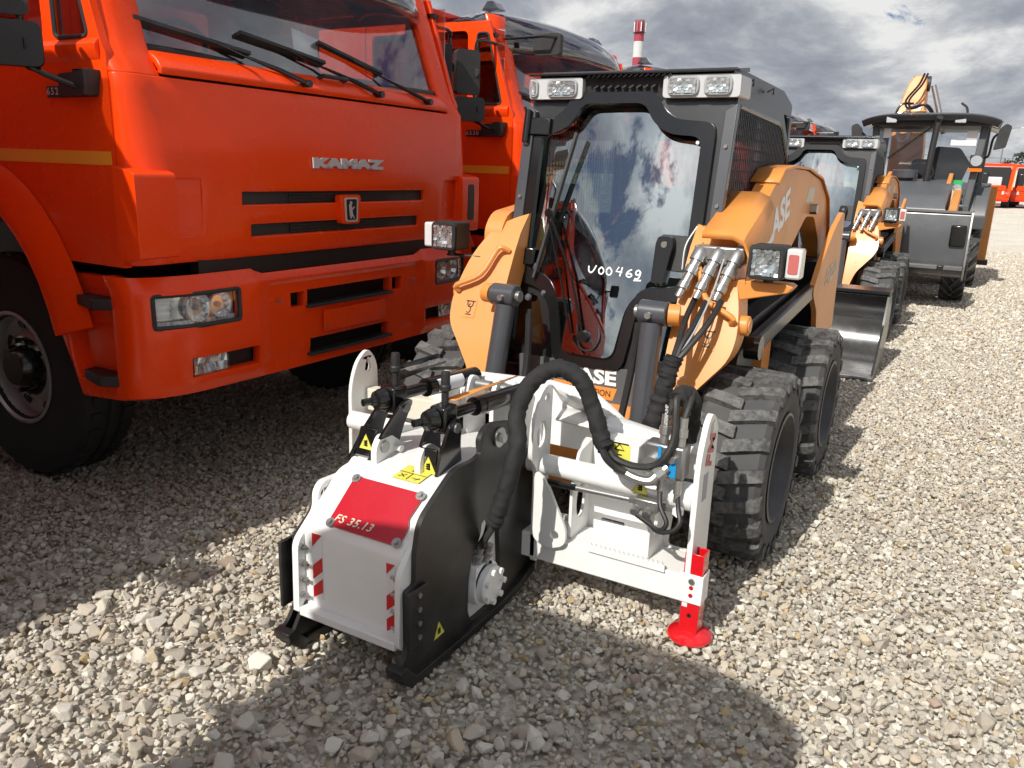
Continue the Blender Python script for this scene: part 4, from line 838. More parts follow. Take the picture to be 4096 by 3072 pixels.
# ---------------------------------------------------------------- milling attachment on the near loader
PO = (-1.489, 2.6, 0)
pl = thing('milling_attachment', 'white and black road milling attachment with a red FS 35.13 plate', 'attachment', PO)
def xp(poly, a, b): return MB().prism(poly, 'x', a, b)
def warn(par, o, xd, yd, size):
    F = frame(o, xd, yd); mb = MB()
    a = [(-.5*size, -.42*size), (.5*size, -.42*size), (0, .52*size)]
    mb.prism(a, 'z', .0, .0012, F); w = obj('warning_triangle', mb, 'yellow', par, smooth=0)
    lines = [[(-.5*size, -.42*size, 0), (.5*size, -.42*size, 0), (0, .52*size, 0), (-.5*size, -.42*size, 0)]]
    strokes('triangle_border', lines, size*.018, 'ink', w, o, xd, yd, .0022)
    hand = [[(-.14*size, .06*size, 0), (.08*size, .10*size, 0)], [(-.16*size, -.06*size, 0), (.10*size, -.02*size, 0)], [(-.16*size, -.18*size, 0), (.12*size, -.16*size, 0)], [(.08*size, .16*size, 0), (.08*size, -.24*size, 0)], [(-.02*size, .12*size, 0), (-.02*size, -.24*size, 0)]]
    strokes('triangle_symbol', hand, size*.075, 'ink', w, o, xd, yd, .0022); return w
skid = [(-.775, .0), (-.82, .03), (-.835, .075), (-.79, .10), (-.775, .14), (-.78, .335), (-.735, .34), (-.733, .445), (-.71, .55), (-.63, .60), (-.52, .665), (-.395, .66), (-.355, .67), (-.37, .72), (-.34, .755), (-.29, .765), (-.135, .735), (-.095, .68), (.09, .47), (.12, .28), (.13, .125), (.05, .065), (-.2, .006), (-.6, .0)]
wnd = [(-.343, .411), (-.241, .406), (-.224, .388), (-.20, .151), (-.25, .035), (-.394, .035), (-.424, .088), (-.422, .216), (-.403, .293), (-.347, .361)]
slot = rpoly([(.045, .23), (.075, .225), (.085, .10), (.055, .105)], .012)
rr_ = [.01, .01, .01, .01, .01, .01, .015, .02, .04, .03, .04, .03, .015, .02, .03, .03, .04, .03, .08, .06, .04, .03, 0, 0]
sk = obj('side_skid', xp([rpoly(skid, rr_, 4), rpoly(wnd, .025)[::-1], slot[::-1]], .094, .113), 'black', pl, bevel=.003)
shoe = [(-.84, .085), (-.832, .05), (-.782, 0), (-.5, 0), (-.25, .003), (-.08, .022), (.05, .062), (.145, .125), (.132, .148), (.04, .098), (-.09, .056), (-.25, .035), (-.5, .03), (-.755, .032), (-.81, .09)]
obj('skid_shoe', xp(shoe, .07, .136), 'black', sk, bevel=.004)
blk = obj('bolted_block', xp([(-.79, .135), (-.69, .125), (-.69, .335), (-.79, .335)], .113, .127), 'black', sk, bevel=.003)
for z in (.16, .21, .26, .31): obj('block_bolt', MB().cyl((.127, -.735, z), (.133, -.735, z), .009, n=10), 'chrome', blk)
rl = obj('slot_roller', MB().cyl((.113, .075, .07), (.137, .075, .07), .034, n=24), 'chrome', sk, bevel=.004); obj('roller_bolt', MB().cyl((.137, .075, .07), (.144, .075, .07), .014, n=6), 'steel', rl)
pb = obj('pivot_washer', MB().cyl((.113, -.24, .70), (.122, -.24, .70), .036, n=24), 'chrome', sk); obj('pivot_bolt', MB().cyl((.122, -.24, .70), (.140, -.24, .70), .018, n=6), 'chrome', pb)
warn(sk, (.114, -.605, .115), (0, 1, .06), (0, -.06, 1), .062)
lsk = [(-.80, .0), (-.85, .03), (-.868, .075), (-.82, .10), (-.775, .16), (-.775, .40), (-.70, .455), (-.64, .53), (-.45, .54), (.05, .35), (.11, .06), (.0, .0)]
skl = obj('side_skid', xp([rpoly(lsk, .015, 4)], -.378, -.363), 'black', pl, bevel=.003); obj('skid_shoe', xp([(y-.03 if y < -.7 else y, z) for y, z in shoe], -.385, -.315), 'black', skl, bevel=.004); obj('skid_web', xp([(-.86, .03), (-.81, .10), (-.77, .16), (-.2, .20), (-.2, .03)], -.345, -.33), 'black', skl); obj('bolted_block', xp([(-.815, .14), (-.69, .14), (-.69, .385), (-.815, .385)], -.405, -.392), 'black', skl, bevel=.003)
# white milling box
box = obj('milling_box', xp(rpoly([(-.76, .13), (-.76, .445), (-.585, .59), (-.28, .63), (.02, .60), (.02, .17), (-.1, .17), (-.1, .13)], [0, .03, .03, .03, 0, 0, 0, 0]), -.335, .074), 'white', pl, bevel=.004)
fl = [(-.797, .132), (-.792, .39), (-.69, .475), (-.69, .535), (-.66, .567), (-.53, .562), (-.50, .582), (-.42, .64), (-.25, .66), (.02, .60), (.02, .12)]
flr = [.0, .03, .03, .02, .03, .04, .03, .03, .03, 0, 0]
lf = obj('box_flange', xp([rpoly(fl, flr, 4), circ(-.655, .522, .021, 16, True)], -.362, -.335), 'white', box, bevel=.004)
rf_ = obj('box_flange', xp(rpoly([(-.797, .122), (-.792, .39), (-.735, .45), (-.71, .52), (-.63, .58), (-.45, .62), (.02, .58), (.02, .12)], .03, 4), .074, .094), 'white', box, bevel=.004)
obj('box_lip', MB().box(-.335, .074, -.797, -.76, .120, .150), 'white', box, bevel=.003)
for z in (.19, .25, .31, .37):
    for par, x0, x1 in ((lf, -.335, -.305), (rf_, .074, .048)):
        n = obj('flange_bolt', MB().cyl((x0, -.778, z), ((x0*2+x1)/3, -.778, z), .0125, n=6), 'chrome', par); obj('bolt_thread', MB().cyl(((x0*2+x1)/3, -.778, z), (x1, -.778, z), .006, n=8), 'chrome', n)
for x0, x1, z0, z1 in ((-.298, -.255, .185, .425), (.018, .052, .16, .405)):
    tp = obj('hazard_tape', MB().box(x0, x1, -.762, -.7605, z0, z1), 'tape_white', box); h = (z1-z0)/4.4
    for i in range(3):
        a = z1-i*2*h*.86; q = [(x0, a), (x1, a-.01+h*.35 if i else a), (x1, a-h*.55), (x0, a-h)]
        sl_ = (x1-x0)*.9; a = z1-sl_-.002-i*(z1-z0-sl_)/2.55; q = [(x0, a+(sl_*.6 if i == 0 else 0)), (x1, min(z1, a+sl_)), (x1, max(z0, a+sl_-h*.95)), (x0, max(z0, a-h*.95))]
        if i == 0: q = [(x0, z1), (x1, z1), (x0, z1-sl_*1.3)]
        obj('hazard_stripe', MB().prism(q, 'y', -.7635, -.762), 'tape_red', tp, smooth=0)
# red plate on the slope
sd = Vector((0, .175, .145)).normalized(); sn = Vector((0, -.145, .175)).normalized(); so = Vector((-.1, -.76, .445))+sd*.02
F = frame(so, (1, 0, 0), sd)
rp = obj('red_plate', MB().prism(rpoly([(-.142, .0), (.155, .0), (.155, .07), (.140, .10), (.150, .195), (-.142, .195)], .006, 2), 'z', .004, .012, F), 'crimson', box, bevel=.002)
text('lettering', 'FS 35.13', .040, 'letter_tan', rp, so+Vector((-.045, 0, 0))+sd*.030+sn*.0135, (1, 0, 0), sd, extrude=.0006, bold=.0006, shear=.25, sx=1.05, spacing=1.1)
for a, b in ((-.130, .010), (.145, .010), (-.130, .185), (.140, .185)):
    p = so+Vector((a, 0, 0))+sd*b; w = obj('plate_washer', MB().cyl(p+sn*.012, p+sn*.016, .0165, n=20), 'chrome', rp); obj('plate_bolt', MB().cyl(p+sn*.016, p+sn*.026, .0095, n=6), 'chrome', w)
dr_ = MB(); rq = random.Random(4)
for i in range(70):
    p = so+Vector((rq.uniform(-.13, .145), 0, 0))+sd*rq.uniform(.02, .185)+sn*.012; r = rq.uniform(.0010, .0024); dr_.lathe([(0, r*.7), (r*.7, r*.5), (r, 0)], p, sn, 6)
o = obj('water_drops', dr_, 'red_gloss', rp); o['kind'] = 'stuff'
ys = obj('instruction_sticker', MB().prism([(-.115, -.50), (.0, -.50), (.0, -.42), (-.115, -.42)], 'z', 0, .0012, Matrix.Translation((0, 0, .679)) @ Matrix.Rotation(0, 4, 'X')) if False else MB().add([(-.12, -.555, .598), (-.01, -.555, .598), (-.01, -.46, .611), (-.12, -.46, .611)], [(0, 1, 2, 3)]), 'yellow', box, smooth=0, solid=.001)
Fs = frame((-.065, -.507, .606), (1, 0, 0), (0, .095, .013))
strokes('sticker_print', [[(-.055, -.002, 0), (.055, -.002, 0)], [(0, -.045, 0), (0, .0, 0)], [(-.015, .012, 0), (.015, .012, 0), (0, .04, 0), (-.015, .012, 0)], [(.0, .022, 0), (.0, .03, 0)], [(-.04, -.035, 0), (-.015, -.015, 0)], [(-.04, -.015, 0), (-.015, -.035, 0)], [(.012, -.028, 0), (.045, -.028, 0)], [(.03, -.038, 0), (.042, -.02, 0)]], .0028, 'ink', ys, tuple(Fs.translation), (1, 0, 0), (0, .095, .013))
# lugs and levers
for x in (-.245, -.055):
    lg = obj('lever_lug', xp([rpoly([(-.50, .59), (-.50, .66), (-.47, .70), (-.43, .70), (-.33, .63), (-.30, .60)], .02, 4)], x-.012, x+.012), 'white', box, bevel=.003); obj('lug_pin', MB().cyl((x+.012, -.455, .655), (x+.02, -.455, .655), .022, n=16), 'steel', lg); obj('lug_stop', MB().cyl((x+.012, -.39, .635), (x+.04, -.39, .635), .013, n=12), 'white', lg)
for bx, bz, txx, tz_ in ((-.325, .60, -.225, .80), (-.035, .575, -.01, .765)):
    lv = thing_ = obj('adjusting_lever', MB().box(bx-.035, bx+.035, -.475, -.463, bz+.01, bz+.12, None), 'gloss_black', pl, bevel=.003)
    dx = (txx-bx)*.35
    mapv_pts = lv.data.vertices
    for v in mapv_pts: v.co.x += dx*(v.co.z-bz)/.12
    for s in (-1, 1):
        c0 = s*.043; poly = rpoly([(-.49, bz-.025), (-.43, bz-.03), (-.33, bz+.02), (-.36, bz+.12), (-.37, tz_+.015), (-.40, tz_+.035), (-.44, tz_+.02), (-.475, bz+.12)], .02, 4)
        ck = obj('lever_cheek', mapv(xp(poly, c0-.006, c0+.006), lambda x, y, z: (bx+x+(txx-bx)*(z-bz)/(tz_-bz), y, z)), 'gloss_black', lv, bevel=.003)
        obj('cheek_pin', MB().cyl((txx+c0+s*.006, -.405, tz_), (txx+c0+s*.016, -.405, tz_), .018, n=14), 'chrome', ck)
    obj('lever_pin', MB().cyl((bx-.05, -.46, bz), (bx+.05, -.46, bz), .016, n=14), 'steel', lv)
    pbk = obj('pivot_block', MB().box(txx-.034, txx+.034, -.45, -.37, tz_-.02, tz_+.075), 'gloss_black', lv, bevel=.01, seg=3)
    obj('pivot_knob', MB().lathe([(0, .055), (.015, .055), (.018, .04), (.034, .035), (.04, .015), (.04, 0)], (txx-.01, -.45, tz_+.03), (-.35, -1, 0), 16), 'gloss_black', pbk); obj('knob_stub', MB().cyl((txx-.028, -.495, tz_+.03), (txx-.04, -.53, tz_+.03), .014, n=8), 'gloss_black', pbk)
    obj('grease_nipple', MB().cyl((txx, -.452, tz_-.005), (txx, -.462, tz_-.005), .007, n=8), 'chrome', pbk)
    py = obj('pointer_post', MB().lathe([(0, .12), (.014, .12), (.016, .11), (.016, .075), (.020, .07), (.020, .055), (.012, .05), (.012, 0)], (txx, -.40, tz_+.07), (0, 0, 1), 14), 'plastic', pbk)
    obj('spindle', MB().tube([(txx+.01, -.37, tz_+.035), (txx+.015, -.24, tz_+.03), (txx+.015, -.239, tz_+.03), (txx+.03, .08, tz_+.015)], [.022, .022, .035, .035], 16), 'gloss_black', lv)
    sc_ = obj('scale_label', MB().lathe([(.0358, 0), (.0358, .16)], (txx+.018, -.20, tz_+.028), (.015, .32, -.015), 14, R(-10), R(80)), 'paper' if txx < -.1 else 'gloss_black', lv)
for x, z, y0, m_ in ((-.205, .905, -.12, 'gloss_black'), (.0, .855, -.08, 'tan')):
    obj('pointer_plate', MB().prism([(-.40, z-.010), (-.40, z+.012), (y0, z+.004), (y0, z)], 'x', 0, .004, Matrix.Translation((x, 0, 0))) if m_ == 'gloss_black' else MB().add([(-.02, -.39, z), (.022, -.39, z), (.05, .0, z+.012), (.044, .0, z+.012)], [(0, 1, 2, 3)]), m_, pl, solid=.003)
obj('pointer_arm', MB().tube([(-.225, -.40, .93), (-.205, -.37, .94), (-.165, -.22, .955)], .010, 6), 'gloss_black', pl)
warn(pl, (-.298, -.477, .665), (1, 0, 0), (.25, 0, 1), .062); warn(pl, (-.024, -.477, .635), (1, 0, 0), (.05, 0, 1), .066)
# rear of the head
tooth = []
for i in range(29):
    a = R(168-i*5.2); r = .205+(.007 if i % 2 else 0); tooth.append((-.10+r*math.cos(a), .60+r*math.sin(a)*1.05))
tpz = obj('toothed_plate', MB().prism(tooth+[(.11, .60), (.11, .50), (-.30, .50), (-.30, .62)], 'y', .10, .125), 'white', pl, bevel=.002)
for x in (-.285, -.16, -.04, .075): obj('spindle_bracket', xp(rpoly([(-.04, .60), (-.04, .78), (-.01, .835), (.03, .835), (.10, .75), (.10, .58)], .03, 4), x-.009, x+.009), 'white', pl, bevel=.003)
for x in (-.115, -.015): bb = obj('bracket_pin', MB().cyl((x-.03, .02, .80), (x+.035, .02, .80), .02, n=16), 'chrome', tpz)
obj('head_bolt', MB().cyl((-.06, .09, .77), (-.06, .075, .77), .034, n=20), 'chrome', tpz); obj('head_bolt_hex', MB().cyl((-.06, .075, .77), (-.06, .055, .77), .02, n=6), 'chrome', tpz)
cp = obj('carriage_plate', xp([rpoly([(.07, .84), (.01, .845), (-.045, .80), (-.075, .70), (-.085, .58), (-.035, .52), (-.035, .13), (.06, .13)], .03, 4), circ(.025, .795, .019, 16, True), circ(-.005, .655, .042, 20, True, .055), rpoly([(-.02, .30), (.03, .30), (.03, .45), (-.02, .45)], .015)[::-1]], .150, .168), 'white', pl, bevel=.003)
obj('carriage_lug', MB().prism([rpoly([(.17, .25), (.235, .22), (.31, .25), (.315, .31), (.22, .50), (.17, .53)], .03, 4), circ(.265, .285, .018, 16, True)], 'y', -.06, -.045), 'white', cp, bevel=.003)
obj('gusset', MB().add([(.16, .06, .84), (.20, .05, .83), (.38, .16, .70), (.34, .17, .70), (.16, .17, .74)], [(0, 1, 2, 3, 4)]), 'white', cp, solid=.012)
# main frame
fr = obj('frame_beam', MB().box(-.79, .775, -.035, .15, .150, .255), 'white', pl, bevel=.006)
ru = obj('side_upright', xp([rpoly([(-.035, .135), (-.035, .69), (.02, .81), (.06, .838), (.115, .81), (.15, .75), (.16, .135)], [0, .06, .04, .04, .04, .04, 0], 4), circ(.065, .775, .02, 16, True, .028)], .772, .792), 'white', pl, bevel=.003)
obj('upright_sticker', MB().box(.7925, .7935, .02, .07, .52, .62), 'stripe_grey', ru); text('lettering', 'FM', .10, 'crimson', ru, (.7935, .075, .70), (0, .25, 1), (0, -1, .25), extrude=.0005, bold=.003)
lu = obj('side_upright', xp([rpoly([(.0, .135), (.005, .69), (.046, .79), (.12, .845), (.185, .77), (.195, .135)], [0, .05, .05, .05, .05, 0], 4), [(.12, .80), (.105, .77), (.10, .745), (.115, .73), (.135, .735), (.142, .755), (.135, .78)]], -.80, -.782), 'white', pl, bevel=.003)
obj('top_beam', MB().box(-.782, -.02, .10, .16, .56, .66), 'offwhite', pl, bevel=.004)
tb = obj('slide_tube', MB().cyl((-.782, .01, .535), (.772, .01, .535), .040, n=28), 'white', pl); obj('tube_collar', MB().cyl((.69, .01, .535), (.772, .01, .535), .050, n=24), 'white', tb, bevel=.004); obj('tube_bolt', MB().cyl((.735, -.05, .50), (.735, -.068, .50), .02, n=6), 'white', tb)
back = [(-.50, .20), (.772, .20), (.772, .66), (.50, .66), (.38, .75), (.30, .80), (.10, .82), (-.32, .80), (-.50, .66)]
bp_ = obj('back_plate', MB().prism([back, rrect(-.30, .285, .265, .56, .03)[::-1], rpoly([(.635, .25), (.735, .25), (.735, .54), (.66, .54)], .02)[::-1], rrect(.36, .46, .285, .30, .006)[::-1]], 'y', .165, .185), 'white', pl, bevel=.003)
for x, w in ((.30, .03), (.615, .03)): obj('frame_rib', xp([rpoly([(.0, .255), (.165, .255), (.165, .62), (.05, .60), (.0, .47)], .02), circ(.08, .39, .04, 18, True, .07)], x-.006, x+.006), 'white', bp_, bevel=.002)
obj('back_fold', MB().add([(.17, .10, .685), (.772, .10, .655), (.772, .17, .67), (.40, .17, .72), (.17, .17, .72)], [(0, 1, 2, 3, 4)]), 'white', bp_, solid=.008)
obj('step_grip', MB().box(.40, .70, -.045, -.034, .250, .275), 'white', fr)
for i in range(16): obj('grip_tooth', MB().prism([(.402+i*.0185, .275), (.418+i*.0185, .275), (.410+i*.0185, .286)], 'y', -.045, -.034), 'white', fr)
rd = obj('shift_rod', MB().cyl((.17, -.04, .485), (.57, -.05, .50), .011, n=12), 'chrome', pl); obj('rod_sleeve', MB().cyl((.17, -.04, .485), (.34, -.044, .491), .0125, n=12), 'gloss_black', rd)
vb2 = obj('shift_valve', MB().box(.575, .665, -.075, -.03, .475, .52), 'chrome', pl, bevel=.005); obj('valve_nut', MB().cyl((.555, -.05, .50), (.575, -.05, .50), .017, n=6), 'chrome', vb2); obj('valve_nut', MB().cyl((.665, -.05, .50), (.72, -.05, .50), .014, n=6), 'chrome', vb2)
for x in (.59, .635): obj('valve_port', MB().cyl((x, -.075, .485), (x, -.10, .475), .016, n=12), 'chrome', vb2)
# valve block, box with 12 volt sticker
vb = obj('valve_block', MB().box(.60, .745, -.075, .0, .615, .735), 'steel', pl, bevel=.01); obj('valve_face', MB().cyl((.635, -.075, .66), (.635, -.10, .66), .032, n=20), 'chrome', vb); obj('valve_face', MB().cyl((.705, -.075, .69), (.705, -.09, .69), .014, n=6), 'chrome', vb)
obj('blue_label', MB().box(.695, .72, -.079, -.0765, .625, .69), 'blue', vb); obj('blue_label', MB().box(.652, .664, -.079, -.0765, .65, .73), 'blue', vb)
for x in (.662, .722):
    obj('hose_fitting', MB().lathe([(0, 0), (.016, 0), (.016, .03), (.02, .032), (.02, .06), (.016, .062), (.016, .10), (0, .10)], (x, -.055, .735), (0, .1, 1), 14), 'chrome', vb); obj('hose_fitting', MB().lathe([(0, 0), (.014, 0), (.014, .05), (.01, .052), (.01, .08), (0, .08)], (x+.005, -.06, .615), (0, -.1, -1), 12), 'chrome', vb)
obj('elbow_fitting', MB().tube(spline([(.52, -.125, .64), (.585, -.125, .615), (.64, -.115, .61), (.665, -.10, .635), (.69, -.08, .66)], 5), .017, 10), 'chrome', vb); obj('elbow_nut', MB().cyl((.66, -.103, .63), (.68, -.088, .65), .026, n=8), 'chrome', vb)
eb = obj('electric_box', MB().box(.455, .585, -.085, .02, .635, .715), 'white', pl, bevel=.004); es = obj('voltage_sticker', MB().box(.475, .555, -.0868, -.0855, .645, .712), 'yellow', eb)
text('lettering', '12 VOLT', .014, 'ink', es, (.515, -.0875, .652), (1, 0, 0), (0, 0, 1), extrude=.0003); strokes('sticker_print', [[(-.02, .0, 0), (.01, .0, 0)], [(-.018, .018, 0), (.018, .018, 0), (0, .04, 0), (-.018, .018, 0)], [(-.035, .042, 0), (.035, .042, 0)]], .005, 'ink', es, (.515, -.0872, .672), (1, 0, 0), (0, 0, 1))
warn(tb, (.583, -.0315, .548), (1, 0, 0), (0, .05, 1), .062)
# hydraulic motor behind the skid window
mo = obj('hydraulic_motor', MB().cyl((.03, -.325, .165), (.160, -.325, .165), .072, n=28), 'white', pl, bevel=.006)
obj('motor_port_block', MB().prism(rpoly([(-.40, .16), (-.29, .16), (-.29, .25), (-.40, .255)], .02), 'x', .05, .13), 'white', mo, bevel=.008)
for i in range(7):
    a = 2*math.pi*i/7; obj('motor_bolt', MB().cyl((.160, -.325+.058*math.cos(a), .165+.058*math.sin(a)), (.175, -.325+.058*math.cos(a), .165+.058*math.sin(a)), .0125, n=6), 'white', mo)
obj('motor_flange', MB().cyl((.08, -.325, .165), (.13, -.325, .165), .085, n=20), 'white', mo); obj('drum_guard', xp(rpoly([(-.45, .02), (-.16, .02), (-.16, .43), (-.40, .43)], .03), .076, .088), 'white', pl)
for x, y in ((.105, -.365), (.12, -.325)): obj('hose_fitting', MB().lathe([(0, 0), (.015, 0), (.015, .03), (.020, .032), (.020, .05), (.014, .052), (.014, .08), (0, .08)], (x, y, .245), (.25, .0, 1), 12), 'chrome', mo)
# hoses
S1 = [(.166, -.35, .42), (.182, -.35, .461), (.199, -.32, .559), (.207, -.27, .70), (.172, -.22, .785), (.176, -.16, .871), (.222, -.12, .930), (.284, -.10, .949), (.359, -.10, .918), (.409, -.10, .829), (.46, -.12, .725), (.485, -.13, .70)]
sp_ = spline(S1, 14); rs_ = random.Random(8)
hs = obj('hose_sleeve', wrinkle_tube(sp_, .031, 18, .16, .08, 2), 'fabric', pl, smooth=60)
for off in (-.013, .013):
    obj('hose', MB().tube(spline([(.108+(.012 if off > 0 else 0), -.365+(.04 if off > 0 else 0), .31), (.140+off*.5, -.36-off, .36), (.166+off, -.35, .43), (.182+off, -.35, .47)], 5), .0125, 8), 'hose', hs)
obj('hose', MB().tube(spline([(.478, -.115, .712), (.50, -.12, .685), (.529, -.13, .668), (.586, -.12, .655), (.64, -.10, .66), (.685, -.10, .70), (.705, -.08, .77), (.698, -.06, .854), (.691, -.04, .894), (.705, -.01, .887), (.72, .0, .83)], 6), .0125, 8), 'hose', hs)
obj('hose', MB().tube(spline([(.472, -.145, .705), (.495, -.15, .672), (.525, -.14, .645), (.56, -.13, .628)], 5), .0135, 8), 'hose', hs)
for nm, pts in (('hose', [(.669, -.07, .56), (.685, -.10, .52), (.717, -.12, .475), (.695, -.125, .444), (.645, -.11, .455), (.60, -.10, .47)]), ('hose', [(.728, -.06, .56), (.749, -.10, .52), (.762, -.12, .487), (.739, -.13, .454), (.686, -.125, .44), (.64, -.10, .462)]), ('hose', [(.667, -.05, .82), (.667, -.03, .85), (.672, .0, .885), (.69, .04, .885), (.708, .08, .84), (.702, .10, .763)]), ('hose', [(.722, -.04, .83), (.725, -.01, .87), (.72, .03, .89), (.715, .07, .85), (.70, .11, .75)])):
    obj(nm, MB().tube(spline(pts, 6), .0085 if pts[0][2] < .6 else .0115, 8), 'hose', pl)
wr = spline([(.680, -.02, .885), (.695, .02, .900), (.712, .06, .875), (.708, .10, .80), (.69, .14, .70)], 8); obj('hose_wrap', wrinkle_tube(wr, .030, 16, .2, .12, 5), 'fabric', pl)
text('lettering', 'INTERPUMP', .016, 'letter_white', pl, (.6675, -.066, .835), (0, -.1, 1), (-1, 0, 0), extrude=.0003)
# support jack
jk = obj('support_jack', MB().prism([[(.768, -.034), (.836, -.034), (.836, .034), (.768, .034)], [(.774, -.028), (.774, .028), (.83, .028), (.83, -.028)]], 'z', .03, .345), 'red_gloss', pl, bevel=.002)
jl = obj('jack_sleeve', MB().prism([[(.762, -.040), (.842, -.040), (.842, .040), (.762, .040)], [(.7675, -.0345), (.7675, .0345), (.8365, .0345), (.8365, -.0345)]], 'z', .155, .268), 'white', jk, bevel=.003)
for z in (.187, .217): obj('jack_hole', MB().cyl((.802, -.040, z), (.802, -.0415, z), .008, n=12), 'crimson', jl)
obj('jack_pin', MB().cyl((.802, -.040, .244), (.802, -.048, .244), .011, n=8), 'chrome', jl); obj('jack_hole', MB().cyl((.802, -.034, .105), (.802, -.0355, .105), .008, n=12), 'ink', jk)
obj('jack_foot', MB().lathe([(.0, .042), (.035, .042), (.055, .034), (.078, .022), (.082, .012), (.076, .002), (.0, .0)], (.802, 0, .0), (0, 0, 1), 32), 'red_gloss', jk)
# couplers on the loader arm feed this sleeve
LH = loader
for pts in ([(.50, -.17, 1.13), (.50, -.27, 1.06), (.51, -.38, .97), (.51, -.42, .92)], [(.555, -.18, 1.13), (.55, -.30, 1.05), (.53, -.38, .98), (.52, -.42, .92)], [(.615, -.19, 1.13), (.60, -.30, 1.05), (.555, -.39, .96), (.525, -.43, .91)]):
    obj('arm_hose', MB().tube(spline(pts, 6), .013, 8), 'hose', LH)
obj('cable', MB().tube(spline([(.60, -.15, 1.30), (.585, -.24, 1.15), (.56, -.34, 1.02), (.53, -.42, .93), (.52, -.44, .88)], 6), .004, 6), 'stripe_grey', LH)
obj('cable', MB().tube(spline([(.46, -.10, 1.42), (.43, -.14, 1.34), (.42, -.13, 1.24)], 6), .003, 6), 'letter_white', LH)
wr = spline([(.515, -.43, .93), (.505, -.45, .87), (.495, -.475, .78), (.47, -.50, .66), (.45, -.50, .56)], 9); obj('arm_hose_sleeve', wrinkle_tube(spline(wr[::9]+[wr[-1]], 16), .036, 18, .28, .16, 9), 'fabric', LH, smooth=50)
